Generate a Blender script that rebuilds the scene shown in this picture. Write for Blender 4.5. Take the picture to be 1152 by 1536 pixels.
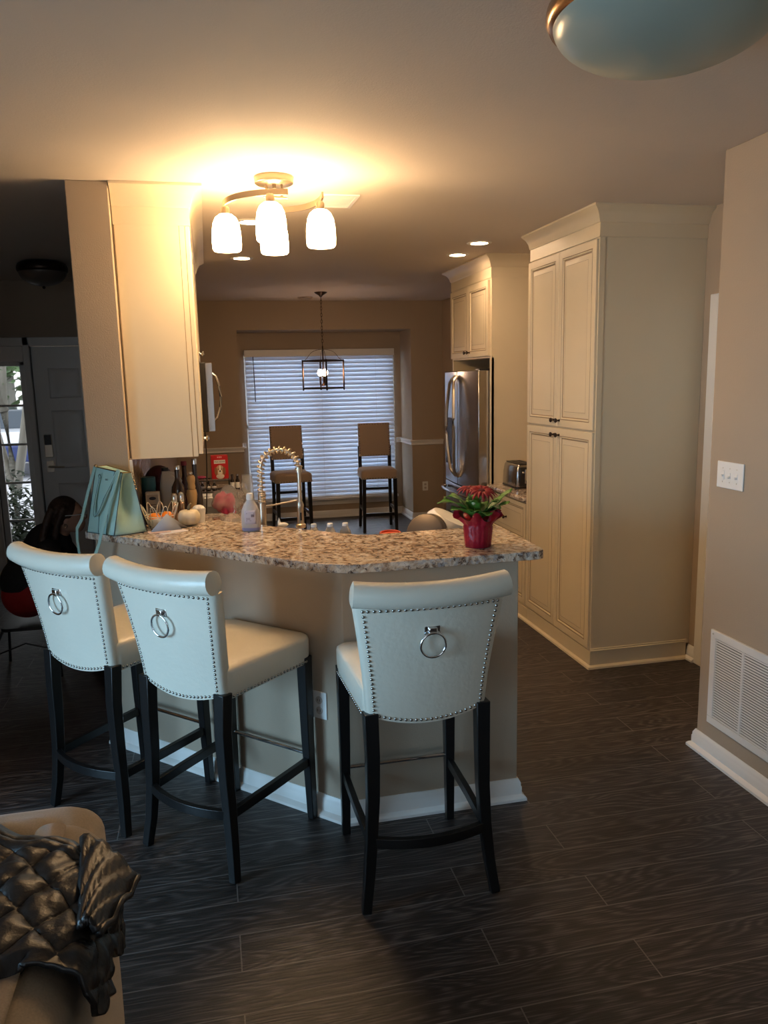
import bpy, bmesh, math, random
from math import pi, sin, cos, radians as R
from mathutils import Vector, Matrix, noise
random.seed(7)
for o in list(bpy.data.objects): bpy.data.objects.remove(o)
SC = bpy.context.scene
COL = SC.collection

# ---------------------------------------------------------------- camera
H = 2.69
def make_camera():
    yaw, pit, rol = R(12.485), R(9.786), R(-1.275)
    W = Vector((sin(yaw)*cos(pit), cos(yaw)*cos(pit), -sin(pit)))
    r = Vector((cos(yaw), -sin(yaw), 0)); u = r.cross(W)
    rr = r*cos(rol)+u*sin(rol); uu = -r*sin(rol)+u*cos(rol)
    cd = bpy.data.cameras.new('camera'); cd.sensor_fit = 'VERTICAL'; cd.sensor_height = 36; cd.sensor_width = 27
    cd.lens = 36*1163.26/1536; cd.clip_start = .05; cd.clip_end = 200
    c = bpy.data.objects.new('camera', cd); COL.objects.link(c)
    m = Matrix.Identity(4)
    for i in range(3):
        m[i][0] = rr[i]; m[i][1] = uu[i]; m[i][2] = -W[i]
    m[0][3], m[1][3], m[2][3] = 0, 0, 1.775
    c.matrix_world = m
    SC.camera = c
make_camera()

# ---------------------------------------------------------------- world, light, exposure
SC.view_settings.view_transform = 'Standard'; SC.view_settings.look = 'None'
SC.view_settings.gamma = 1; SC.view_settings.use_curve_mapping = False
SC.view_settings.exposure = 1.02
def make_world():
    w = bpy.data.worlds.new('sky'); SC.world = w; w.use_nodes = True
    nt = w.node_tree; nt.nodes.clear()
    out = nt.nodes.new('ShaderNodeOutputWorld'); bg = nt.nodes.new('ShaderNodeBackground')
    sky = nt.nodes.new('ShaderNodeTexSky'); sky.sky_type = 'HOSEK_WILKIE'; sky.turbidity = 5; sky.sun_direction = (-.5, .3, .75)
    mx = nt.nodes.new('ShaderNodeMix'); mx.data_type = 'RGBA'; mx.inputs[0].default_value = .55
    mx.inputs[7].default_value = (.97, .98, 1, 1)
    nt.links.new(sky.outputs[0], mx.inputs[6]); nt.links.new(mx.outputs[2], bg.inputs[0])
    bg.inputs[1].default_value = 1.6; nt.links.new(bg.outputs[0], out.inputs[0])
make_world()
DAY = (.34, .68, 1.0)
def area(name, loc, rot, sx, sy, power, color, spread=180):
    l = bpy.data.lights.new(name, 'AREA'); l.shape = 'RECTANGLE'; l.size = sx; l.size_y = sy
    l.energy = power; l.color = color; l.spread = R(spread)
    o = bpy.data.objects.new(name, l); COL.objects.link(o); o.location = loc; o.rotation_euler = rot
    return o
# daylight entering the living room windows behind and left of the viewer
area('daylight_left_window', (-3.42, 1.0, 1.1), (0, R(-66), R(14)), 1.8, 1.9, 33, DAY, 100)
area('daylight_back_window', (-1.2, -2.92, 1.3), (R(72), 0, 0), 2.2, 1.6, 2.5, DAY, 120)
# daylight reaching the breakfast window blinds and the entry sidelight from outside
area('daylight_breakfast_window', (1.41, 10.25, 1.4), (R(-90), 0, 0), 2.2, 2.2, 37, (.72, .84, 1.0))

# ---------------------------------------------------------------- materials
MATS = {}
def mat(name, col, rough=.5, metal=0, spec=.5, bump=0, bscale=30, vary=0, vscale=4, coat=0, trans=0, emit=None, estr=0, ior=1.45, alpha=1, sheen=0, aniso=None):
    if name in MATS: return MATS[name]
    m = bpy.data.materials.new(name); m.use_nodes = True; MATS[name] = m
    nt = m.node_tree; b = nt.nodes['Principled BSDF']
    b.inputs['Base Color'].default_value = (*col, 1); b.inputs['Roughness'].default_value = rough
    b.inputs['Metallic'].default_value = metal; b.inputs['Specular IOR Level'].default_value = spec
    b.inputs['Coat Weight'].default_value = coat; b.inputs['Coat Roughness'].default_value = .12
    b.inputs['Transmission Weight'].default_value = trans; b.inputs['IOR'].default_value = ior
    b.inputs['Alpha'].default_value = alpha; b.inputs['Sheen Weight'].default_value = sheen
    if emit: b.inputs['Emission Color'].default_value = (*emit, 1); b.inputs['Emission Strength'].default_value = estr
    tc = nt.nodes.new('ShaderNodeTexCoord')
    if vary:
        n = nt.nodes.new('ShaderNodeTexNoise'); n.inputs['Scale'].default_value = vscale; n.inputs['Detail'].default_value = 4
        nt.links.new(tc.outputs['Object'], n.inputs['Vector'])
        mx = nt.nodes.new('ShaderNodeMix'); mx.data_type = 'RGBA'
        mx.inputs[6].default_value = tuple(min(1, c*(1-vary)) for c in col)+(1,)
        mx.inputs[7].default_value = tuple(min(1, c*(1+vary)) for c in col)+(1,)
        nt.links.new(n.outputs[0], mx.inputs[0]); nt.links.new(mx.outputs[2], b.inputs['Base Color'])
    if bump:
        n = nt.nodes.new('ShaderNodeTexNoise'); n.inputs['Scale'].default_value = bscale; n.inputs['Detail'].default_value = 3
        nt.links.new(tc.outputs['Object'], n.inputs['Vector'])
        bp = nt.nodes.new('ShaderNodeBump'); bp.inputs['Strength'].default_value = bump; bp.inputs['Distance'].default_value = .01
        nt.links.new(n.outputs[0], bp.inputs['Height']); nt.links.new(bp.outputs[0], b.inputs['Normal'])
    return m
def N(nt, t, **k):
    n = nt.nodes.new(t)
    for a, v in k.items(): setattr(n, a, v)
    return n
def ramp(nt, stops, fac):
    r = N(nt, 'ShaderNodeValToRGB'); e = r.color_ramp.elements
    e[0].position, e[0].color = stops[0][0], (*stops[0][1], 1)
    e[1].position, e[1].color = stops[-1][0], (*stops[-1][1], 1)
    for p, c in stops[1:-1]:
        x = e.new(p); x.color = (*c, 1)
    nt.links.new(fac, r.inputs[0]); return r
def mixc(nt, fac, a, b):
    m = N(nt, 'ShaderNodeMix', data_type='RGBA')
    for s, v in ((0, fac), (6, a), (7, b)):
        if isinstance(v, (int, float)): m.inputs[s].default_value = v
        elif isinstance(v, tuple): m.inputs[s].default_value = (*v, 1)
        else: nt.links.new(v, m.inputs[s])
    return m.outputs[2]
def base(name, rough=.5):
    m = bpy.data.materials.new(name); m.use_nodes = True; MATS[name] = m
    b = m.node_tree.nodes['Principled BSDF']; b.inputs['Roughness'].default_value = rough
    return m, m.node_tree, b
def floor_mat():
    m, nt, b = base('dark_wood_planks', .42)
    tc = N(nt, 'ShaderNodeTexCoord'); br = N(nt, 'ShaderNodeTexBrick')
    br.offset = .37; br.inputs['Scale'].default_value = 1; br.inputs['Brick Width'].default_value = 1.22
    br.inputs['Row Height'].default_value = .165; br.inputs['Mortar Size'].default_value = .0022
    br.inputs['Mortar Smooth'].default_value = .1
    br.inputs['Color1'].default_value = (.15, .15, .15, 1); br.inputs['Color2'].default_value = (.9, .9, .9, 1); br.inputs['Mortar'].default_value = (.5, .5, .5, 1)
    nt.links.new(tc.outputs['Object'], br.inputs['Vector'])
    # grain: stretched noise warped into cathedral rings, shifted per plank
    add = N(nt, 'ShaderNodeVectorMath', operation='MULTIPLY_ADD'); add.inputs[1].default_value = (7, 3, 5)
    nt.links.new(br.outputs['Color'], add.inputs[0]); nt.links.new(tc.outputs['Object'], add.inputs[2])
    mp = N(nt, 'ShaderNodeMapping'); mp.inputs['Scale'].default_value = (.55, 3.2, 1); nt.links.new(add.outputs[0], mp.inputs[0])
    n1 = N(nt, 'ShaderNodeTexNoise'); n1.inputs['Scale'].default_value = 2.1; n1.inputs['Detail'].default_value = 1.5; nt.links.new(mp.outputs[0], n1.inputs['Vector'])
    mul = N(nt, 'ShaderNodeMath', operation='MULTIPLY'); mul.inputs[1].default_value = 150; nt.links.new(n1.outputs[0], mul.inputs[0])
    sn = N(nt, 'ShaderNodeMath', operation='SINE'); nt.links.new(mul.outputs[0], sn.inputs[0])
    mp2 = N(nt, 'ShaderNodeMapping'); mp2.inputs['Scale'].default_value = (3, 90, 1); nt.links.new(add.outputs[0], mp2.inputs[0])
    n2 = N(nt, 'ShaderNodeTexNoise'); n2.inputs['Scale'].default_value = 2.5; n2.inputs['Detail'].default_value = 4; nt.links.new(mp2.outputs[0], n2.inputs['Vector'])
    m1 = N(nt, 'ShaderNodeMath', operation='MULTIPLY_ADD'); m1.inputs[1].default_value = .11; nt.links.new(sn.outputs[0], m1.inputs[0]); nt.links.new(n2.outputs[0], m1.inputs[2])
    rp = ramp(nt, [(.25, (.016, .012, .011)), (.52, (.038, .030, .028)), (.78, (.15, .125, .118))], m1.outputs[0])
    sp = N(nt, 'ShaderNodeSeparateColor'); nt.links.new(br.outputs['Color'], sp.inputs[0])
    tone = mixc(nt, .5, rp.outputs[0], (.03, .023, .02))
    mm = N(nt, 'ShaderNodeMix', data_type='RGBA', blend_type='MULTIPLY'); mm.inputs[0].default_value = .5
    nt.links.new(rp.outputs[0], mm.inputs[6])
    nt.links.new(ramp(nt, [(0, (.62, .6, .6)), (1, (1.25, 1.2, 1.15))], sp.outputs[0]).outputs[0], mm.inputs[7])
    c = mixc(nt, br.outputs['Fac'], mm.outputs[2], (.17, .15, .14))
    nt.links.new(c, b.inputs['Base Color'])
    rr = N(nt, 'ShaderNodeMapRange'); rr.inputs['To Min'].default_value = .34; rr.inputs['To Max'].default_value = .52; nt.links.new(n2.outputs[0], rr.inputs[0]); nt.links.new(rr.outputs[0], b.inputs['Roughness'])
    bp = N(nt, 'ShaderNodeBump'); bp.inputs['Strength'].default_value = .45; bp.inputs['Distance'].default_value = .004
    nt.links.new(m1.outputs[0], bp.inputs['Height']); nt.links.new(bp.outputs[0], b.inputs['Normal'])
    return m
def granite_mat():
    m, nt, b = base('granite', .08)
    b.inputs['Specular IOR Level'].default_value = .6
    tc = N(nt, 'ShaderNodeTexCoord')
    n0 = N(nt, 'ShaderNodeTexNoise'); n0.inputs['Scale'].default_value = 13; n0.inputs['Detail'].default_value = 7; n0.inputs['Distortion'].default_value = 2.4
    n1 = N(nt, 'ShaderNodeTexNoise'); n1.inputs['Scale'].default_value = 38; n1.inputs['Detail'].default_value = 5; n1.inputs['Roughness'].default_value = .7
    v = N(nt, 'ShaderNodeTexVoronoi'); v.inputs['Scale'].default_value = 95
    n2 = N(nt, 'ShaderNodeTexNoise'); n2.inputs['Scale'].default_value = 70; n2.inputs['Detail'].default_value = 2
    for n in (n0, n1, v, n2): nt.links.new(tc.outputs['Object'], n.inputs['Vector'])
    a = ramp(nt, [(.34, (.15, .09, .06)), (.43, (.40, .28, .20)), (.52, (.60, .49, .38)), (.66, (.74, .68, .60))], n0.outputs[0])
    c1 = ramp(nt, [(.38, (0, 0, 0)), (.46, (1, 1, 1))], n1.outputs[0])
    c = mixc(nt, c1.outputs[0], (.10, .065, .05), a.outputs[0])
    g = ramp(nt, [(.55, (0, 0, 0)), (.64, (1, 1, 1))], n2.outputs[0])
    gg = N(nt, 'ShaderNodeMath', operation='MULTIPLY'); gg.inputs[1].default_value = .75; nt.links.new(g.outputs[0], gg.inputs[0])
    c = mixc(nt, gg.outputs[0], c, (.40, .38, .38))
    k = ramp(nt, [(.10, (1, 1, 1)), (.18, (0, 0, 0))], v.outputs['Distance'])
    c = mixc(nt, k.outputs[0], c, (.05, .04, .04))
    nt.links.new(c, b.inputs['Base Color']); return m
def tile_mat():
    m, nt, b = base('mosaic_tile', .2)
    tc = N(nt, 'ShaderNodeTexCoord'); mp = N(nt, 'ShaderNodeMapping'); mp.inputs['Rotation'].default_value = (0, R(90), 0)
    sx = N(nt, 'ShaderNodeSeparateXYZ'); nt.links.new(tc.outputs['Object'], sx.inputs[0])
    cb = N(nt, 'ShaderNodeCombineXYZ'); nt.links.new(sx.outputs[2], cb.inputs[0]); nt.links.new(sx.outputs[1], cb.inputs[1])
    br = N(nt, 'ShaderNodeTexBrick'); br.offset = .5; br.inputs['Scale'].default_value = 1
    br.inputs['Brick Width'].default_value = .045; br.inputs['Row Height'].default_value = .022; br.inputs['Mortar Size'].default_value = .002
    br.inputs['Color1'].default_value = (.62, .46, .32, 1); br.inputs['Color2'].default_value = (.26, .18, .13, 1); br.inputs['Mortar'].default_value = (.55, .47, .38, 1)
    nt.links.new(cb.outputs[0], br.inputs['Vector']); nt.links.new(br.outputs[0], b.inputs['Base Color']); return m
def wall_mat(name, col):
    return mat(name, col, rough=.75, spec=.25, bump=.12, bscale=160, vary=.03, vscale=2)
def fabric_mat(name, col, sc=420, rough=.9):
    m, nt, b = base(name, rough); tc = N(nt, 'ShaderNodeTexCoord')
    n = N(nt, 'ShaderNodeTexNoise'); n.inputs['Scale'].default_value = sc; n.inputs['Detail'].default_value = 2; nt.links.new(tc.outputs['Object'], n.inputs['Vector'])
    c = mixc(nt, n.outputs[0], tuple(x*.72 for x in col), tuple(min(1, x*1.25) for x in col)); nt.links.new(c, b.inputs['Base Color'])
    b.inputs['Sheen Weight'].default_value = .2
    bp = N(nt, 'ShaderNodeBump'); bp.inputs['Strength'].default_value = .3; bp.inputs['Distance'].default_value = .002
    nt.links.new(n.outputs[0], bp.inputs['Height']); nt.links.new(bp.outputs[0], b.inputs['Normal']); return m
M_WALL = wall_mat('greige_paint', (.41, .325, .24))
M_CEIL = wall_mat('ceiling_paint', (.68, .60, .52))
M_TRIM = mat('white_trim_paint', (.78, .76, .72), rough=.35)
M_CREAM = mat('cream_cabinet_paint', (.70, .60, .42), rough=.38, vary=.03)
M_GLAZE = mat('brown_glaze', (.30, .21, .12), rough=.5)
M_FLOOR = floor_mat(); M_GRAN = granite_mat(); M_TILE = tile_mat()
M_LEATH = mat('cream_leather', (.72, .68, .57), rough=.30, spec=.5, bump=.12, bscale=55, vary=.04, vscale=9)
M_BLKW = mat('black_lacquered_wood', (.010, .009, .009), rough=.28, bump=.05, bscale=80)
M_CHROME = mat('polished_chrome', (.82, .84, .86), rough=.09, metal=1)
M_NAIL = mat('pewter_nailhead', (.42, .41, .38), rough=.25, metal=1)
M_NICKEL = mat('brushed_nickel', (.66, .58, .47), rough=.28, metal=1)
M_STEEL = mat('stainless_steel', (.50, .49, .49), rough=.22, metal=1)
M_DARK = mat('dark_plastic', (.02, .018, .018), rough=.35)
M_BRONZE = mat('oil_rubbed_bronze', (.055, .035, .025), rough=.38, metal=.9)
M_WHITE = mat('white_plastic', (.80, .79, .76), rough=.4)
M_GLASS = mat('clear_glass', (.96, .98, 1), rough=.02, trans=1, ior=1.45)
M_SHADE = mat('lit_opal_glass', (.9, .85, .75), rough=.3, emit=(1.0, .66, .34), estr=26)
M_LED = mat('lit_downlight', (.9, .88, .8), rough=.3, emit=(1.0, .68, .42), estr=64)
M_TANF = fabric_mat('tan_linen', (.36, .27, .20))
M_SOFA = fabric_mat('beige_sofa_fabric', (.30, .235, .165), 260)

# ---------------------------------------------------------------- mesh builder
class MB:
    def __init__(s): s.v = []; s.f = []; s.m = []
    def add(s, vs, fs, mi=0, M=None):
        b = len(s.v)
        for v in vs:
            v = Vector(v); s.v.append(M @ v if M else v)
        for f in fs: s.f.append([b+i for i in f]); s.m.append(mi)
        return s
    def box(s, x0, x1, y0, y1, z0, z1, mi=0, M=None):
        vs = [(x, y, z) for z in (z0, z1) for y in (y0, y1) for x in (x0, x1)]
        return s.add(vs, [(0, 2, 3, 1), (4, 5, 7, 6), (0, 1, 5, 4), (2, 6, 7, 3), (0, 4, 6, 2), (1, 3, 7, 5)], mi, M)
    def loft(s, rings, mi=0, cap=True, closed=True, M=None, loop=False):
        n = len(rings[0]); vs = [p for r in rings for p in r]; fs = []
        k = len(rings)
        for i in range(k if loop else k-1):
            a, b = i*n, ((i+1) % k)*n
            for j in range(n if closed else n-1):
                q = (j+1) % n; fs.append((a+j, a+q, b+q, b+j))
        if cap and not loop: fs.append(tuple(range(n-1, -1, -1))); fs.append(tuple((k-1)*n+j for j in range(n)))
        return s.add(vs, fs, mi, M)
    def lathe(s, prof, seg=32, c=(0, 0, 0), mi=0, M=None, cap=True):
        rings = [[(c[0]+r*cos(2*pi*j/seg), c[1]+r*sin(2*pi*j/seg), c[2]+z) for j in range(seg)] for r, z in prof]
        return s.loft(rings, mi, cap, True, M)
    def prism(s, pts, z0, z1, mi=0, M=None):
        return s.loft([[(x, y, z0) for x, y in pts], [(x, y, z1) for x, y in pts]], mi, M=M)
    def sweep(s, path, prof, mi=0, up=(0, 0, 1), closed=False, cap=True, scale=None, M=None):
        # prof: list of (a, b) in frame (side, up)
        P = [Vector(p) for p in path]; rings = []; n = len(P); up = Vector(up)
        for i, p in enumerate(P):
            if closed: t0 = (P[i]-P[i-1]).normalized(); t1 = (P[(i+1) % n]-P[i]).normalized()
            else: t0 = (P[i]-P[i-1]).normalized() if i else (P[1]-P[0]).normalized(); t1 = (P[i+1]-P[i]).normalized() if i < n-1 else t0
            t = (t0+t1).normalized(); side = t.cross(up)
            if side.length < 1e-4: side = t.cross(Vector((0, 1, .01)))
            side.normalize(); u = side.cross(t).normalized()
            k = 1/max(.3, cosang(t0, t))
            sc = scale(i/(n-1)) if scale else 1
            rings.append([tuple(p+side*a*k*sc+u*b*sc) for a, b in prof])
        return s.loft(rings, mi, cap, True, M, loop=closed)
    def tube(s, path, r, seg=10, mi=0, closed=False, scale=None, M=None):
        return s.sweep(path, [(r*cos(2*pi*j/seg), r*sin(2*pi*j/seg)) for j in range(seg)], mi, closed=closed, scale=scale, M=M)
    def ball(s, c, r, seg=12, rings=8, mi=0, M=None):
        r = r if isinstance(r, tuple) else (r, r, r)
        rs = [[(c[0]+r[0]*sin(pi*i/rings)*cos(2*pi*j/seg), c[1]+r[1]*sin(pi*i/rings)*sin(2*pi*j/seg), c[2]-r[2]*cos(pi*i/rings)) for j in range(seg)] for i in range(1, rings)]
        b = len(s.v); s.loft(rs, mi, False, True, M)
        t = [(c[0], c[1], c[2]-r[2]), (c[0], c[1], c[2]+r[2])]
        k = len(s.v); s.add(t, [], mi, M)
        L = (rings-2)*seg
        for j in range(seg):
            s.f.append([k, b+(j+1) % seg, b+j]); s.m.append(mi); s.f.append([k+1, b+L+j, b+L+(j+1) % seg]); s.m.append(mi)
        return s
def cosang(a, b): return max(-1, min(1, a.dot(b)))
def arc(c, r, a0, a1, n=12, plane='xz'):
    out = []
    for i in range(n+1):
        a = R(a0+(a1-a0)*i/n)
        if plane == 'xz': out.append((c[0]+r*cos(a), c[1], c[2]+r*sin(a)))
        elif plane == 'xy': out.append((c[0]+r*cos(a), c[1]+r*sin(a), c[2]))
        else: out.append((c[0], c[1]+r*cos(a), c[2]+r*sin(a)))
    return out
def bez(p0, p1, p2, p3, n=12):
    p0, p1, p2, p3 = map(Vector, (p0, p1, p2, p3))
    return [tuple(p0*(1-t)**3+p1*3*t*(1-t)**2+p2*3*t*t*(1-t)+p3*t**3) for t in [i/n for i in range(n+1)]]
def rrect(x0, x1, y0, y1, r, n=4):
    pts = []
    for cx, cy, a in ((x1-r, y1-r, 0), (x0+r, y1-r, 90), (x0+r, y0+r, 180), (x1-r, y0+r, 270)):
        for i in range(n+1): t = R(a+90*i/n); pts.append((cx+r*cos(t), cy+r*sin(t)))
    return pts
def obj(name, mb, mats, parent=None, bevel=0, sub=0, angle=35, off=None, solid=0, seg=2):
    me = bpy.data.meshes.new(name)
    vs = [v - Vector(off) for v in mb.v] if off else mb.v
    me.from_pydata([tuple(v) for v in vs], [], mb.f)
    if not isinstance(mats, (list, tuple)): mats = [mats]
    for m in mats: me.materials.append(m)
    me.polygons.foreach_set('material_index', [min(i, len(mats)-1) for i in mb.m])
    me.update()
    bm = bmesh.new(); bm.from_mesh(me); bmesh.ops.recalc_face_normals(bm, faces=bm.faces); bm.to_mesh(me); bm.free()
    me.polygons.foreach_set('use_smooth', [True]*len(me.polygons))
    if angle < 180: me.set_sharp_from_angle(angle=R(angle))
    o = bpy.data.objects.new(name, me); COL.objects.link(o)
    if parent: o.parent = parent
    if solid: d = o.modifiers.new('s', 'SOLIDIFY'); d.thickness = solid; d.offset = 0
    if bevel:
        d = o.modifiers.new('b', 'BEVEL'); d.width = bevel; d.segments = seg; d.limit_method = 'ANGLE'; d.angle_limit = R(40)
    if sub: d = o.modifiers.new('d', 'SUBSURF'); d.levels = sub; d.render_levels = sub
    return o
def tag(o, label, cat, group=None, kind=None):
    if label: o['label'] = label
    if cat: o['category'] = cat
    if group: o['group'] = group
    if kind: o['kind'] = kind
    return o
def thing(name, label, cat, loc=(0, 0, 0), rz=0, group=None):
    o = bpy.data.objects.new(name, None); COL.objects.link(o); o.empty_display_size = .1
    o.location = loc; o.rotation_euler = (0, 0, rz)
    return tag(o, label, cat, group)
def struct(name, mb, m, parent=None, bevel=0, label=None):
    o = obj(name, mb, m, parent, bevel=bevel)
    if not parent:
        o['kind'] = 'structure'
        if label: o['label'] = label
    return o
def copy_tree(o, parent=None):
    c = o.copy(); COL.objects.link(c); c.parent = parent
    for ch in [x for x in o.children]: copy_tree(ch, c)
    return c
def text_mb(txt, size, M, depth=.0006, mi=0):
    cu = bpy.data.curves.new('t', 'FONT'); cu.body = txt; cu.size = size; cu.extrude = depth; cu.align_x = 'CENTER'; cu.align_y = 'CENTER'
    to = bpy.data.objects.new('t', cu); COL.objects.link(to)
    dg = bpy.context.evaluated_depsgraph_get(); me = bpy.data.meshes.new_from_object(to.evaluated_get(dg))
    mb = MB(); mb.add([v.co for v in me.vertices], [list(p.vertices) for p in me.polygons], mi, M)
    bpy.data.objects.remove(to); return mb

# ---------------------------------------------------------------- room shell
TH = .12
XL, XR, XH, YB, YF, YD = -3.5, 2.186, 2.85, -3.0, 9.35, 7.6
PX0, PX1, PY = -.575, -.39, 3.925      # the wall that ends in front, between entry and kitchen
YBAY, BX0, BX1, BZ = 9.9, .37, 2.45, 2.36
WX0, WX1, WZ0, WZ1 = .46, 2.36, .27, 2.14
struct('floor', MB().box(XL-.2, XH+.2, YB-.2, YBAY+.2, -.05, 0), M_FLOOR)
struct('ceiling', MB().box(XL-.2, XH+.2, YB-.2, YBAY+.2, H, H+.08), M_CEIL)
def wall_holes(mb, ax, c0, c1, a0, a1, holes, z0=0, z1=H):
    # wall slab with rectangular holes; ax 'x' runs along x at y in (c0,c1)
    def put(p0, p1, q0, q1):
        if p1-p0 < 1e-5 or q1-q0 < 1e-5: return
        if ax == 'x': mb.box(p0, p1, c0, c1, q0, q1)
        else: mb.box(c0, c1, p0, p1, q0, q1)
    cur = a0
    for h0, h1, hz0, hz1 in sorted(holes):
        put(cur, h0, z0, z1); put(h0, h1, z0, hz0); put(h0, h1, hz1, z1); cur = h1
    put(cur, a1, z0, z1); return mb
# side windows of the living room behind the viewer
struct('wall_left', wall_holes(MB(), 'y', XL-TH, XL, YB-TH, YD+TH, [(0, 2.0, .06, 2.15)]), M_WALL)
struct('wall_back', wall_holes(MB(), 'x', YB-TH, YB, XL, XR, [(-2.3, -.1, .5, 2.2)]), M_WALL)
struct('wall_light_block', MB().box(XL, -1.62, 2.95, 3.07, 0, H), M_WALL)  # unseen added wall, keeps the left window's daylight out of the entry
struct('wall_right', MB().box(XR, XH+TH, YB-TH, 3.07, 0, H), M_WALL, bevel=.006)
struct('wall_hall', wall_holes(MB(), 'y', XH, XH+TH, 3.07, YF, [(3.22, 3.97, 0, 2.13)]), M_WALL)
struct('wall_kitchen', MB().box(PX0, PX1, PY, YF, 0, H), M_WALL, bevel=.004)
def far_wall():
    mb = MB()
    mb.box(PX0, BX0, YF, YF+.14, 0, H); mb.box(BX1, XH+TH, YF, YF+.14, 0, H); mb.box(BX0, BX1, YF, YF+.14, BZ, H)
    mb.box(BX0-.14, BX0, YF+.14, YBAY+.14, 0, BZ+.1); mb.box(BX1, BX1+.14, YF+.14, YBAY+.14, 0, BZ+.1)
    mb.box(BX0-.14, BX1+.14, YF+.14, YBAY+.14, BZ, BZ+.1)
    wall_holes(mb, 'x', YBAY, YBAY+.14, BX0, BX1, [(WX0, WX1, WZ0, WZ1)], 0, BZ)
    return mb
struct('wall_far', far_wall(), M_WALL)
# entry wall with the front door and one sidelight
DX0, DX1, DZ = -1.53, -.62, 2.128
SX0, SX1 = -1.90, -1.585
struct('wall_entry', wall_holes(MB(), 'x', YD, YD+TH, XL, PX0, [(SX0, SX1, .1, DZ), (DX0, DX1, 0, DZ)]), M_WALL)

def base_prof(h=.092, t=.016):
    # (out, up): baseboard with a stepped top and a shoe moulding
    return [(0, 0), (t+.017, 0), (t+.017, .012), (t+.010, .02), (t+.003, .024), (t, .026), (t, h-.035), (t-.003, h-.03), (t-.003, h-.018), (t-.009, h-.006), (t-.012, h), (0, h)]
def run(path, prof, flip=1):
    return MB().sweep(path, [(a*flip, b) for a, b in prof])
def baseboard(name, path, flip=1, h=.092, m=None): return struct(name, run(path, base_prof(h), flip), m or M_TRIM)
baseboard('baseboard_right', [(XR, YB, .001), (XR, 3.07, .001), (XR+.3, 3.07, .001)], -1)
baseboard('baseboard_hall', [(XH, 4.04, .001), (XH, 4.124, .001)], -1)
baseboard('baseboard_far', [(PX1+.62, YF, .001), (BX0, YF, .001), (BX0, YBAY, .001), (BX1, YBAY, .001), (BX1, YF, .001), (XH, YF, .001)], 1)
baseboard('baseboard_entry', [(XL, YD, .001), (SX0-.1, YD, .001)], 1)
rail = [(0, 0), (.012, .0), (.02, .008), (.012, .018), (.014, .035), (.026, .05), (.026, .06), (0, .064)]
struct('trim_1', run([(PX1, YF, .945), (BX0, YF, .945), (BX0, YBAY, .945), (WX0-.02, YBAY, .945)], rail), M_TRIM, label='chair rail left of window')
struct('trim_2', run([(WX1+.02, YBAY, .945), (BX1, YBAY, .945), (BX1, YF, .945), (XH, YF, .945)], rail), M_TRIM, label='chair rail right of window')

# door casing seen past the pantry
def casing(name, path, w=.075, t=.02, flip=1):
    return struct(name, MB().sweep(path, [(0, 0), (w, 0), (w, t), (.02, t), (.012, t*.55), (0, t*.5)] if flip > 0 else [(0, 0), (-w, 0), (-w, t), (-.02, t), (-.012, t*.55), (0, t*.5)], up=(0, -1, 0)), M_TRIM)
def hall_door():
    mb = MB(); x = XH
    mb.box(x-.02, x, 3.97, 4.045, 0, 2.205); mb.box(x-.02, x, 3.145, 3.22, 0, 2.205); mb.box(x-.02, x, 3.22, 3.97, 2.13, 2.205)
    struct('trim_3', mb, M_TRIM, bevel=.004, label='hall door casing')
    d = struct('door_2', MB().box(x+.02, x+.055, 3.223, 3.967, .01, 2.127), M_TRIM)
    k = MB().lathe([(0, 0), (.012, 0), (.009, .02), (.02, .035), (.026, .05), (.02, .064), (0, .068)], 16, M=Matrix.Translation((x+.019, 3.9, .93)) @ Matrix.Rotation(R(-90), 4, 'Y'))
    obj('door_knob', k, M_BRONZE, d)
hall_door()

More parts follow.
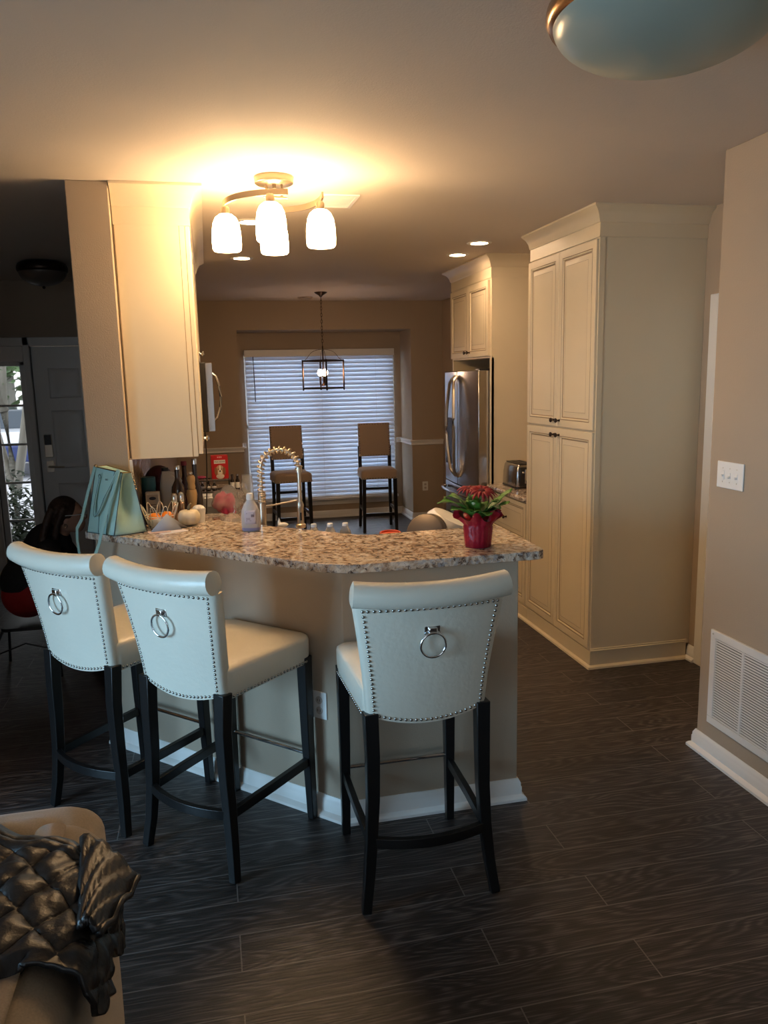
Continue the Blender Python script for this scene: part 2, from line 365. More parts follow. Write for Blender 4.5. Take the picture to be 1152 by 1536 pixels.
# front door, sidelight and casing
def front_door():
    mb = MB()
    for a, b in ((SX0-.085, SX0), (SX1, DX0), (DX1, DX1+.04)): mb.box(a, b, YD-.03, YD+.04, 0, DZ+.075)
    mb.box(SX0-.085, DX1+.04, YD-.03, YD+.04, DZ, DZ+.075); mb.box(SX0, SX1, YD-.012, YD+.04, 1.99, DZ)
    struct('trim_4', mb, M_TRIM, bevel=.006, label='white casing of the front door')
    w, h = DX1-DX0-.006, DZ-.012
    mb = MB().box(DX0+.003, DX1-.003, YD+.03, YD+.07, .006, DZ-.004)
    d = obj('door_1', mb, M_TRIM, bevel=.002); d['kind'] = 'structure'; d['label'] = 'white six panel front door'
    for col in (0, 1):
        for z0, z1 in ((1.66, 1.93), (1.02, 1.55), (.22, .88)):
            x0 = DX0+.13+col*.37; q = rect_rings([(0, 0), (.006, .009), (.02, .002), (.045, .002), (.065, .009)], x0, x0+.27, z0, z1)
            p = MB(); door_face(p, q, YD+.03); obj('door_panel', p, M_TRIM, d)
    mb = MB().box(DX0+.045, DX0+.115, YD+.012, YD+.03, 1.125, 1.335)
    mb.box(DX0+.05, DX0+.11, YD+.004, YD+.012, 1.24, 1.33, 1)
    obj('keypad_deadbolt', mb, [M_NICKEL, M_DARK], d, bevel=.004)
    mb = MB().box(DX0+.05, DX0+.11, YD+.018, YD+.03, .99, 1.09)
    mb.tube([(DX0+.08, YD+.02, 1.04), (DX0+.08, YD-.03, 1.04), (DX0+.11, YD-.035, 1.04), (DX0+.21, YD-.035, 1.035)], .009)
    obj('door_lever', mb, M_NICKEL, d)
    # sidelight sash with five panes
    mb = MB(); y0, y1 = YD+.03, YD+.06; a, b = SX0, SX1; zs = [.1+.08]+[.36+i*.4 for i in range(4)]+[1.965]
    mb.box(a, a+.05, y0, y1, .1, 1.99); mb.box(b-.05, b, y0, y1, .1, 1.99); mb.box(a, b, y0, y1, .1, .2); mb.box(a, b, y0, y1, 1.955, 1.99)
    for i in range(1, 5): z = .2+i*.351; mb.box(a+.05, b-.05, y0, y1, z-.01, z+.01)
    s = struct('window_2', mb, M_TRIM, bevel=.003)
    obj('window_pane', MB().box(a+.04, b-.04, y0+.012, y0+.017, .15, 1.97), M_GLASS, s)
def rect_rings(prof, x0, x1, z0, z1):
    return [(x0+i, x1-i, z0+i, z1-i, d) for i, d in prof]
def door_face(mb, rings, y, mis=None, flipy=1):
    # rings of rectangles in xz, depth d measured outwards (towards -y)
    n = len(mb.v)
    for x0, x1, z0, z1, d in rings: mb.v += [Vector((x0, y-d*flipy, z0)), Vector((x1, y-d*flipy, z0)), Vector((x1, y-d*flipy, z1)), Vector((x0, y-d*flipy, z1))]
    for i in range(len(rings)-1):
        for j in range(4):
            a, b = n+i*4, n+i*4+4; q = (j+1) % 4
            mb.f.append([a+j, a+q, b+q, b+j]); mb.m.append(mis[i] if mis else 0)
    k = n+(len(rings)-1)*4; mb.f.append([k, k+1, k+2, k+3]); mb.m.append(0)
front_door()

# living room windows behind the viewer
for nm, ax in (('window_3', 'l'), ('window_4', 'b')):
    mb = MB(); p = MB()
    if ax == 'l':
        for a, b in ((0, .06), (.96, 1.04), (1.94, 2.0)): mb.box(XL-.08, XL-.03, a, b, .06, 2.15)
        for a, b in ((.06, .12), (2.09, 2.15)): mb.box(XL-.08, XL-.03, 0, 2.0, a, b)
    else:
        for a, b in ((-2.3, -2.24), (-1.23, -1.17), (-.16, -.1)): mb.box(a, b, YB-.08, YB-.03, .5, 2.2)
        for a, b in ((.5, .56), (1.33, 1.37), (2.14, 2.2)): mb.box(-2.3, -.1, YB-.08, YB-.03, a, b)
    struct(nm, mb, M_TRIM)

# breakfast window and its blinds
def breakfast_window():
    mb = MB(); y0, y1 = YBAY+.08, YBAY+.12
    xm = (WX0+WX1)/2; zm = (WZ0+WZ1)/2
    for a, b in ((WX0, WX0+.05), (xm-.045, xm+.045), (WX1-.05, WX1)): mb.box(a, b, y0, y1, WZ0, WZ1)
    for a, b in ((WZ0, WZ0+.05), (zm-.02, zm+.02), (WZ1-.05, WZ1)): mb.box(WX0, WX1, y0, y1, a, b)
    w = struct('window_1', mb, M_TRIM)
    obj('window_pane', MB().box(WX0+.03, WX1-.03, y0+.015, y0+.02, WZ0+.02, WZ1-.02), M_GLASS, w)
    m, nt, b = base('blind_slat', .45)
    b.inputs['Base Color'].default_value = (.80, .84, .90, 1)
    tr = N(nt, 'ShaderNodeBsdfTranslucent'); tr.inputs[0].default_value = (.70, .82, .95, 1)
    mx = N(nt, 'ShaderNodeMixShader'); mx.inputs[0].default_value = .22; o = nt.nodes['Material Output']
    nt.links.new(b.outputs[0], mx.inputs[1]); nt.links.new(tr.outputs[0], mx.inputs[2]); nt.links.new(mx.outputs[0], o.inputs[0])
    t = thing('window_blind', 'white horizontal slat blind, lowered over the breakfast window', 'blind', (xm, YBAY-.04, WZ0))
    off = (xm, YBAY-.04, WZ0); yb = YBAY-.035
    obj('headrail', MB().box(WX0+.005, WX1-.005, yb-.035, yb+.03, WZ1-.075, WZ1+.01), M_TRIM, t, bevel=.004, off=off)
    n = 34; z0, z1 = WZ0+.03, WZ1-.09; s = MB()
    for i in range(n):
        z = z0+(z1-z0)*i/(n-1); a = R(58+random.uniform(-1.5, 1.5)); hw = .0325
        pts = []
        for k in range(5):
            u = (k/4-.5)*2*hw; c = .003*(1-(2*k/4-1)**2)
            pts.append((yb+u*cos(a)-c*sin(a), z+u*sin(a)+c*cos(a)))
        th = .0028; ring = pts+[(y+th*sin(a), zz-th*cos(a)) for y, zz in reversed(pts)]
        s.loft([[(x, y, zz) for y, zz in ring] for x in (WX0+.012, WX1-.012)])
    obj('slats', s, m, t, off=off)
    obj('bottom_rail', MB().box(WX0+.012, WX1-.012, yb-.02, yb+.02, WZ0+.0, WZ0+.02), M_TRIM, t, off=off)
    for x in (WX0+.25, xm, WX1-.25):
        obj('ladder_cord', MB().tube([(x, yb-.024, WZ1-.08), (x, yb-.024, WZ0+.02)], .0012, 6), M_WHITE, t, off=off)
    obj('tilt_wand', MB().tube([(WX0+.11, yb-.045, WZ1-.07), (WX0+.115, yb-.05, WZ1-.62)], .005, 8), M_DARK, t, off=off)
    struct('trim_5', MB().box(WX0-.02, WX1+.02, YBAY-.075, YBAY+.08, WZ0-.03, WZ0).box(WX0-.01, WX1+.01, YBAY-.018, YBAY, WZ0-.1, WZ0-.03), M_TRIM, bevel=.004, label='window stool and apron')
breakfast_window()

# ---------------------------------------------------------------- bar and counters
S2 = math.sqrt(2)
def knee_wall():
    # outer faces: segment A on x+y=3.345 from the wall end to the corner, segment B on y=2.885
    A0 = (-.560, 3.88); C0 = (.46, 2.86); B1 = (1.185, 2.86)
    t = .12; C1 = (.46+t*(S2-1), 2.885+t)
    pts = [A0, C0, B1, (1.185, 2.885+t), C1, (-.555+.02, 3.90+.15), (-.39, 4.05), (-.39, 3.9)]
    pts = [A0, C0, B1, (1.185, 3.005), (.51, 3.005), (-.385, 3.90)]
    struct('wall_bar', MB().prism(pts, 0, 1.04), M_WALL, bevel=.003)
    struct('baseboard_bar', MB().sweep([(-.575, 3.925, .001), A0+(.001,), C0+(.001,), B1+(.001,), (1.185, 3.005, .001)][1:], base_prof()), M_TRIM)
knee_wall()
def slab(name, pts, z0, z1, label, r=.015):
    o = obj(name, MB().prism(pts, z0, z1), M_GRAN, bevel=.012, seg=4); return tag(o, label, 'countertop')
def rounded(pts, rads, n=6):
    out = []; k = len(pts)
    for i, (p, r) in enumerate(zip(pts, rads)):
        if not r: out.append(p); continue
        p = Vector(p); a = Vector(pts[i-1])-p; b = Vector(pts[(i+1) % k])-p
        a.normalize(); b.normalize(); q0 = p+a*r; q1 = p+b*r
        for j in range(n+1):
            t = j/n; out.append(tuple(q0*(1-t)**2+p*2*t*(1-t)+q1*t*t))
    return out
slab('bar_countertop', rounded([(-.625, 3.918), (.375, 2.90), (.50, 2.835), (1.295, 2.835), (1.31, 3.41), (.645, 3.385), (-.0, 4.01), (-.385, 4.01), (-.385, 3.918)],
     [.02, .03, .03, .05, .04, .05, 0, 0, 0]), 1.042, 1.077, 'speckled brown granite bar top wrapping the angled half wall')
# lower kitchen counter, behind and left
LC = [(-.388, 3.93), (-.37, 3.915), (.525, 3.02), (1.18, 3.02), (1.18, 3.80), (.83, 3.80), (.27, 4.25), (.27, 5.12), (-.388, 5.12)]
slab('kitchen_countertop', LC, .895, .93, 'lower granite counter behind the raised bar and along the tiled wall')
slab('stove_side_countertop', [(-.388, 5.89), (.27, 5.89), (.27, 6.58), (-.388, 6.58)], .895, .93, 'short granite counter on the far side of the stove, under the black rack')
def base_cab():
    t = thing('base_cabinet', 'cream base cabinets under the lower granite counter behind the bar', 'cabinet', (.2, 4.0, 0))
    pts = [(-.385, 3.93), (-.37, 3.925), (.52, 3.03), (1.16, 3.03), (1.16, 3.76), (.80, 3.76), (.23, 4.22), (.23, 5.1), (-.385, 5.1)]
    obj('body', MB().prism(pts, .1, .893), M_CREAM, t, off=(.2, 4.0, 0))
    obj('plinth', MB().prism([(x*.97, y*.995) for x, y in pts[1:-1]], .002, .1), M_CREAM, t, off=(.2, 4.0, 0))
base_cab()
def end_cab():
    t = thing('base_cabinet', 'cream base cabinet on the far side of the stove', 'cabinet', (-.07, 6.2, 0))
    obj('body', MB().box(-.315, .30, -.305, .36, .1, .893), M_CREAM, t); obj('plinth', MB().box(-.315, .24, -.305, .36, .002, .1), M_CREAM, t)
end_cab()
struct('trim_6', MB().box(-.389, -.380, 3.945, 5.15, .93, 1.415), M_TILE, label='mosaic tile backsplash')
struct('trim_7', MB().box(-.389, -.376, 3.93, 3.945, .93, 1.41), M_TRIM, label='white edge of the tile')

# ---------------------------------------------------------------- cabinets
def knob(parent, loc, M=None, m=None, s=1):
    M2 = Matrix.Translation(loc) @ (M or Matrix()) @ Matrix.Scale(s, 4)
    mb = MB().lathe([(0, 0), (.009, 0), (.006, .006), (.005, .014), (.012, .02), (.0155, .026), (.013, .031), (0, .033)], 14, M=M2)
    return obj('knob', mb, m or M_BRONZE, parent)
def cab_door(name, w, h, parent, M, kn=None, style=0, km=None, t=.02):
    """raised panel door in local xz facing -y, origin lower left"""
    mb = MB(); fr = .058 if h > .3 else .045
    rg = [(0, 0), (.0, t-.002), (.002, t), (fr-.014, t), (fr-.012, t-.0025), (fr-.009, t), (fr-.004, t), (fr, t-.007), (fr+.006, t-.009), (fr+.009, t-.009), (fr+.038, t-.001), (fr+.040, t-.001)]
    mi = [0, 0, 0, 1, 1, 0, 0, 1, 0, 0, 1]
    door_face(mb, rect_rings(rg, 0, w, 0, h), 0, mi)
    mb.f.append([0, 3, 2, 1]); mb.m.append(0)
    mb.v = [M @ v for v in mb.v]
    o = obj(name, mb, [M_CREAM, M_GLAZE], parent, angle=20)
    if kn: knob(o, M @ Vector((kn[0], -t, kn[1])), M.to_3x3().to_4x4() @ Matrix.Rotation(R(90), 4, 'X'), km)
    return o
def faceM(x, y, z, facing):
    """matrix placing a door whose local -y faces 'facing'; local x runs along the face"""
    if facing == '-x': return Matrix.Translation((x, y, z)) @ Matrix.Rotation(R(-90), 4, 'Z')     # local x -> -y
    if facing == '+x': return Matrix.Translation((x, y, z)) @ Matrix.Rotation(R(90), 4, 'Z')      # local x -> +y
    return Matrix.Translation((x, y, z))
CR = [(0, 0), (.006, 0), (.006, .085), (.012, .09), (.015, .10), (.022, .125), (.040, .155), (.065, .172), (.072, .178), (.072, .19), (0, .19)]
def crown(name, path, parent, off, flip=1, z=0, k=1):
    k = (H-.001-z)/.19
    mb = MB().sweep(path, [(a*flip, b*k) for a, b in CR], mi=0); return obj(name, mb, M_CREAM, parent, off=off)
def pantry():
    X, Y0, Y1, XB = 2.18, 4.126, 5.085, XH-.002; zt = 2.525
    L = (X, Y0, 0); t = thing('pantry_cabinet', 'tall cream pantry cabinet with four raised panel doors and crown moulding', 'cabinet', L)
    mb = MB().box(X, XB, Y0, Y1, .1, zt+.005); mb.box(X-.004, X+.03, Y0-.004, Y0+.012, .12, zt)
    obj('body', mb, M_CREAM, t, off=L)
    pl = MB().box(X-.006, XB-.02, Y0-.006, Y1, .002, .112)
    obj('plinth', pl, M_CREAM, t, off=L, bevel=.003)
    obj('plinth_moulding', MB().sweep([(XB-.02, Y0-.006, .002), (X-.006, Y0-.006, .002), (X-.006, Y1, .002)], [(0, 0), (-.018, 0), (-.016, .012), (-.006, .02), (0, .021)]), M_CREAM, t, off=L)
    obj('plinth_cap', MB().sweep([(XB-.02, Y0-.004, .112), (X-.006, Y0-.004, .112)], [(0, 0), (-.010, 0), (-.010, .004), (-.004, .009), (-.007, .014), (0, .018)]), M_CREAM, t, off=L)
    w = (Y1-Y0-.012)/2
    Lx, Ly, _ = L
    for i in (0, 1):
        y = Y1-.004-i*(w+.004)      # local x runs towards -y
        kx = w-.035 if i == 0 else .035
        cab_door('upper_door', w, zt-1.448-.012, t, faceM(0, y-Ly, 1.448, '-x'), (kx, .04))
        cab_door('lower_door', w, 1.436-.128, t, faceM(0, y-Ly, .128, '-x'), (kx, 1.436-.128-.04))
    crown('crown_moulding', [(XB, Y0, zt), (X, Y0, zt), (X, Y1, zt)], t, L, flip=-1, z=zt)
    obj('frieze_line', MB().box(X-.009, XB, Y0-.009, Y0-.004, zt-.002, zt+.004).box(X-.009, X-.004, Y0-.009, Y1, zt-.002, zt+.004), M_CREAM, t, off=L)
pantry()
def fridge_cabinet():
    X, Y0, Y1, XB = 2.18, 5.835, 6.835, XH-.002; zt = 2.52; z0 = 1.915
    L = (X, Y0, 0); t = thing('refrigerator_cabinet', 'cream cabinet with two doors above and side panels around the refrigerator', 'cabinet', L)
    obj('side_panel', MB().box(X, XB, Y0, Y0+.025, .002, z0), M_CREAM, t, off=L)
    obj('side_panel', MB().box(X, XB, Y1-.025, Y1, .002, z0), M_CREAM, t, off=L)
    obj('body', MB().box(X, XB, Y0, Y1, z0, zt+.005), M_CREAM, t, off=L)
    obj('face_stile', MB().box(X-.003, X+.02, Y0, Y0+.035, .002, z0), M_CREAM, t, off=L)
    w = (Y1-Y0-.05)/2
    for i in (0, 1):
        cab_door('door', w, zt-z0-.03, t, faceM(0, Y1-.015-i*(w+.004)-Y0, z0+.015, '-x'), (w-.035 if i == 0 else .035, .04))
    crown('crown_moulding', [(XB, Y0, zt), (X, Y0, zt), (X, Y1, zt), (XB, Y1, zt)], t, L, flip=-1, z=zt)
fridge_cabinet()
def side_cabinet():
    X, Y0, Y1, XB = 2.18, 5.087, 5.833, XH-.002
    L = (X, Y0, 0); t = thing('drawer_cabinet', 'cream base cabinet with wide drawer fronts between pantry and refrigerator', 'cabinet', L)
    obj('body', MB().box(X, XB, Y0, Y1, .1, .884), M_CREAM, t, off=L)
    obj('plinth', MB().box(X-.006, XB, Y0, Y1, .002, .1), M_CREAM, t, off=L)
    obj('plinth_moulding', MB().sweep([(X-.006, Y0, .002), (X-.006, Y1, .002)], [(0, 0), (-.018, 0), (-.016, .012), (-.006, .02), (0, .021)]), M_CREAM, t, off=L)
    w = Y1-Y0-.03
    cab_door('drawer_front', w, .30, t, faceM(0, Y1-.015-Y0, .57, '-x'), (w/2, .15))
    w2 = (w-.004)/2
    for i in (0, 1): cab_door('door', w2, .43, t, faceM(0, Y1-.015-i*(w2+.004)-Y0, .128, '-x'), (w2-.035 if i == 0 else .035, .39))
    slab('side_countertop', [(X-.045, Y0), (XB, Y0), (XB, Y1), (X-.045, Y1)], .886, .921, 'short granite counter between pantry and refrigerator')
side_cabinet()
def upper_cabinets():
    zt = 2.51; z0 = 1.41; X0, X1 = -.386, -.062
    crown_path = None
    def unit(Y0, Y1, z0, label, n, knobs, first=False):
        L = (X0, Y0, 0); t = thing('wall_cabinet', label, 'cabinet', L)
        mb = MB().box(X0, X1, Y0, Y1, z0, zt+.003)
        obj('body', mb, M_CREAM, t, off=L)
        if first:
            obj('end_panel', MB().box(X0+.006, X1-.027, Y0-.004, Y0-.0002, z0, zt), M_CREAM, t, off=L)
            obj('seam_and_gap_shade', MB().box(X0+.002, X0+.005, Y0-.0015, Y0, z0, zt).box(X1-.0265, X1-.0235, Y0-.0012, Y0, z0, zt).box(X1+.0002, X1+.0032, Y0+.001, Y0+.3, z0+.015, zt-.003), M_GLAZE, t, off=L)  # panel seams, plus a dark strip that paints shade into the door gap
        w = (Y1-Y0-.008)/n-.003
        for i in range(n):
            kx = w-.03 if i == 0 else .03
            cab_door('door', w, zt-z0-.012, t, faceM(X1-X0+.0035, .004+i*(w+.003), z0+.012, '+x'), (kx, knobs), km=M_CHROME)
        return t, L
    t, L = unit(3.98, 4.92, z0, 'tall cream wall cabinet mounted on the wall end beside the bar', 2, .045, True)
    crown('crown_moulding', [(X0, 3.98, zt), (X1+.02, 3.98, zt), (X1+.02, 4.92, zt)][::-1][::-1], t, L, flip=1, z=zt)
    t, L = unit(4.922, 5.68, 1.90, 'cream wall cabinet above the microwave', 2, .045)
    crown('crown_moulding', [(X1+.02, 4.922, zt), (X1+.02, 5.68, zt)], t, L, flip=1, z=zt)
    t, L = unit(5.682, 6.3, z0, 'cream wall cabinet beyond the microwave', 1, .045)
    crown('crown_moulding', [(X1+.02, 5.682, zt), (X1+.02, 6.3, zt), (X0, 6.3, zt)], t, L, flip=1, z=zt)
upper_cabinets()
def microwave():
    Y0, Y1 = 4.93, 5.67; L = (-.38, Y0, 1.47)
    t = thing('microwave', 'stainless microwave with a bowed handle under the left wall cabinet', 'microwave', L)
    obj('body', MB().box(-.38, -.005, Y0, Y1, 1.47, 1.895), M_DARK, t, off=L, bevel=.004)
    obj('door', MB().box(-.004, .035, Y0, Y1-.16, 1.475, 1.89, 0).box(.035, .037, Y0+.07, Y1-.24, 1.53, 1.83, 1), [M_STEEL, M_DARK], t, off=L, bevel=.004)
    obj('control_panel', MB().box(-.004, .035, Y1-.157, Y1, 1.475, 1.89), M_DARK, t, off=L, bevel=.004)
    yh = Y1-.19
    obj('handle', MB().tube([(.03, Y0+.03, 1.54), (.055, Y0+.03, 1.56), (.073, Y0+.03, 1.62), (.08, Y0+.03, 1.685), (.073, Y0+.03, 1.75), (.055, Y0+.03, 1.81), (.03, Y0+.03, 1.83)], .009, 10), M_STEEL, t, off=L)
microwave()
def range_stove():
    L = (-.05, 5.5, 0); t = thing('kitchen_range', 'black and stainless kitchen range beyond the lower counter', 'range', L)
    obj('body', MB().box(-.385, .27, 5.125, 5.885, .002, .915), M_STEEL, t, off=L, bevel=.004)
    obj('cooktop', MB().box(-.385, .28, 5.125, 5.885, .916, .932), M_DARK, t, off=L, bevel=.004)
range_stove()
def refrigerator():
    Y0, Y1 = 5.885, 6.775; xb = 2.20; L = (xb, Y0, 0); zt = 1.82
    t = thing('refrigerator', 'stainless french door refrigerator with bowed handles', 'refrigerator', L)
    obj('body', MB().box(xb, XH-.02, Y0+.005, Y1-.005, .03, zt-.01), mat('fridge_side', (.17, .12, .10), rough=.4, metal=.3), t, off=L)
    obj('foot', MB().box(xb+.02, XH-.05, Y0+.03, Y1-.03, .002, .03), M_DARK, t, off=L)
    def front(y0, y1, z0, z1, name):
        n = 14; ym = (Y0+Y1)/2; hw = (Y1-Y0)/2
        def bow(y): return 2.088-.03*(1-((y-ym)/hw)**2)
        ring = [(bow(y0+(y1-y0)*i/n), y0+(y1-y0)*i/n) for i in range(n+1)]+[(2.185, y1), (2.185, y0)]
        return obj(name, MB().prism(ring, z0, z1), M_STEEL, t, off=L, bevel=.006)
    ym = (Y0+Y1)/2
    front(Y0, ym-.002, .86, zt, 'right_door'); d = front(ym+.002, Y1, .86, zt, 'left_door')
    front(Y0, Y1, .50, .852, 'freezer_drawer'); front(Y0, Y1, .06, .492, 'freezer_drawer')
    obj('hinge_cover', MB().box(2.10, 2.3, Y0+.01, Y0+.1, zt-.008, zt+.012), M_DARK, t, off=L)
    for s in (-1, 1):
        y = ym+s*.03
        pts = [(2.055, y, .93), (2.02, y+s*.005, .97)]+[(2.008-.018*sin(pi*k/10), y+s*(.02+.055*sin(pi*k/10)), 1.0+.72*k/10) for k in range(11)]+[(2.02, y+s*.005, 1.75), (2.055, y, 1.78)]
        obj('door_handle', MB().tube(pts, .013, 10), M_NICKEL, t, off=L)
    for z in (.80, .44):
        pts = [(2.07, Y0+.06, z), (2.03, Y0+.09, z)]+[(2.02-.03*sin(pi*k/10), Y0+.12+(Y1-Y0-.24)*k/10, z) for k in range(11)]+[(2.03, Y1-.09, z), (2.07, Y1-.06, z)]
        obj('drawer_handle', MB().tube(pts, .012, 10), M_STEEL, t, off=L)
    obj('water_dispenser', MB().box(2.055, 2.07, ym+.13, ym+.33, 1.02, 1.42), M_DARK, t, off=L, bevel=.004)
refrigerator()

# ---------------------------------------------------------------- bar stools
SHARE = {}
def make_stool():
    t = thing('bar_stool', '', 'bar stool', group='cream leather bar stools at the granite bar')
    # seat: lofted cushion with crowned top, local +y is the front
    def outline(k, n=7):
        # trapezoid seat with rounded corners: rear narrower
        pts = []
        for cx, cy, a in ((.238-.05, .262-.04, 0), (-.238+.05, .262-.04, 90), (-.205+.035, -.20+.03, 180), (.205-.035, -.20+.03, 270)):
            r = .045
            for i in range(n+1): q = R(a+90*i/n); pts.append(((cx+r*cos(q))*k, (cy+r*sin(q))*k))
        return pts
    rings = []
    for z, k in ((.672, .965), (.68, .985), (.73, .995), (.768, .995), (.778, .985), (.785, .955), (.795, .8), (.802, .55), (.806, .3), (.807, .05)):
        rings.append([(x, y, z+(.012*(1-(2*x/.47)**2) if z < .70 else 0)*0) for x, y in outline(k)])
    obj('seat', MB().loft(rings), M_LEATH, t, angle=50)
    # back shell: curved in plan, flaring and leaning back, bottom edge arched
    def backpt(u, v, d):
        # u -1..1 across, v 0..1 up ; d outward offset (towards rear)
        z = .655+v*.425 + (.035*u*u if v < .01 else .035*u*u*(1-v)**2)
        hw = .195+.045*v**1.5
        x = u*hw; y = -.205-.04*v-.02*v*v-.028*(1-u*u)*(0.6+.4*v)-d
        return (x, y, z)
    def grid(d, fu=1.0): return [[backpt(-1+2*i/16, j/10, d) for i in range(17)] for j in range(11)]
    ro, ri = grid(.012), grid(-.04)
    mb = MB()
    rings = []
    for j in range(11):
        o, i = ro[j], ri[j]; w = o[-1]; q = i[-1]
        rings.append(o+[(w[0]+.012, (w[1]+q[1])/2-.004, w[2]), ]+list(reversed(i))+[(-w[0]-.012, (w[1]+q[1])/2-.004, w[2])])
    mb.loft(rings); b = obj('backrest', mb, M_LEATH, t, angle=60)
    # rolled top: three upholstered sections
    rp = []
    for i in range(25):
        u = -1+2*i/24; rp.append((u*.252, -.272-.028*(1-u*u), 1.104+.012*u*u))
    def rscale(s): return 1 if .02 < s < .98 else .9
    prof = [(.036*cos(a)+(.010 if cos(a) > 0 else 0), .041*sin(a)+.006) for a in [2*pi*k/18 for k in range(18)]]
    mb = MB().sweep([(-.256, -.272, 1.1165)]+rp+[(.256, -.272, 1.1165)], prof, scale=lambda s: .72 if s < .001 or s > .999 else 1)
    r = obj('top_roll', mb, M_LEATH, b, angle=60, bevel=0)
    for sx in (-.085, .085):
        mb = MB(); q = [(sx, -.272-.028*(1-(sx/.252)**2)+1.018*c, 1.104+.006+1.018*s_) for c, s_ in [(.037*cos(a)-(.0), .0415*sin(a)) for a in [2*pi*k/20 for k in range(20)]]]
        obj('seam', MB().tube(q, .0012, 5, closed=True), M_LEATH, r)
    # nailheads
    def nail(p, nrm, par, mb=None):
        nrm = Vector(nrm).normalized(); q = Matrix.Translation(p) @ nrm.to_track_quat('Z', 'Y').to_matrix().to_4x4()
        pr = [(.0058, 0), (.0052, .0016), (.0032, .0036), (.0001, .0043)]
        if mb: mb.lathe(pr, 8, M=q, cap=False); return
        if 'nail' not in SHARE: SHARE['nail'] = obj('nailhead', MB().lathe(pr, 8, cap=True), M_NAIL); o = SHARE['nail']
        else: o = SHARE['nail'].copy(); COL.objects.link(o)
        o.parent = par; o.matrix_local = q
    for k in range(23):
        v = k/22*.93+.035
        for u in (-.93, .93): nail(backpt(u, v, .0125), (u*.25, -1, 0), b)
    for k in range(22):
        u = -.93+1.86*k/21
        nail(backpt(u, .03, .0125), (u*.2, -1, 0), b)
        nail(backpt(u*.93, .965, .0125), (u*.2, -1, 0), b)
    nm = MB(); ol = outline(.985); L = []
    for i in range(len(ol)):
        a, c = Vector(ol[i]), Vector(ol[(i+1) % len(ol)]); L.append((a, c, (c-a).length))
    d = 0
    for a, c, l in L:
        while d < l:
            p = a+(c-a)*(d/l); n = Vector(((c-a).y, -(c-a).x)).normalized()
            if p.y > -.19: nail((p.x+n.x*.002, p.y+n.y*.002, .684), (n.x, n.y, 0), None, nm)
            d += .0175
        d -= l
    tag(obj('seat_nailheads', nm, M_NAIL, t), None, None, kind='stuff')
    # ring pull
    bp = backpt(0, .74, .012)
    mb = MB().box(-.027, .027, bp[1]-.006, bp[1]+.002, bp[2]+.005, bp[2]+.042).box(-.014, .014, bp[1]-.016, bp[1]-.005, bp[2]+.006, bp[2]+.03)
    pl = obj('pull_plate', mb, M_CHROME, b, bevel=.003)
    rg = [(0.041*cos(2*pi*k/36), bp[1]-.013-.004*sin(2*pi*k/36), bp[2]-.028+.041*sin(2*pi*k/36)) for k in range(36)]
    obj('pull_ring', MB().tube(rg, .0042, 10, closed=True), M_CHROME, pl, angle=180)
    # legs
    sq = lambda a: [(-a, -a), (a, -a), (a, a), (-a, a)]
    def leg(path, a0, a1): return MB().sweep(path, sq(1), up=(0, 1, 0), scale=lambda s: a0+(a1-a0)*s)
    for s in (-1, 1):
        obj('leg', leg([(s*.192, -.205, .70), (s*.19, -.213, .55), (s*.192, -.213, .4), (s*.2, -.214, .26), (s*.213, -.222, .12), (s*.229, -.236, .001)], .024, .016), M_BLKW, t, bevel=.003)
        obj('leg', leg([(s*.210, .230, .70), (s*.211, .232, .35), (s*.214, .240, .001)], .023, .0155), M_BLKW, t, bevel=.003)
        obj('side_rail', MB().sweep([(s*.203, -.205, .245), (s*.21, 0, .25), (s*.212, .235, .255)], [(-.011, -.018), (.011, -.018), (.011, .018), (-.011, .018)]), M_BLKW, t, bevel=.002)
    rail_ = [(-.205+.41*k/12, -.215-.045*(1-(2*k/12-1)**2), .245) for k in range(13)]
    obj('rear_rail', MB().sweep(rail_, [(-.011, -.018), (.011, -.018), (.011, .018), (-.011, .018)]), M_BLKW, t, bevel=.002)
    obj('footrest_bar', MB().tube([(-.2, .234, .285), (.2, .234, .285)], .0095, 12), M_CHROME, t)
    return t
st = make_stool()
spots = [((.649, 2.548, 0), 0, 'cream leather bar stool nearest the viewer, facing straight at the right part of the bar'),
         ((.0, 2.916, 0), -45, 'middle cream leather bar stool, angled, between the other two at the bar'),
         ((-.412, 3.318, 0), -45, 'cream leather bar stool farthest left, in front of the hanging bag strap')]
for i, (l, a, lab) in enumerate(spots):
    o = st if i == 0 else copy_tree(st)
    o.location = l; o.rotation_euler = (0, 0, R(a)); o['label'] = lab

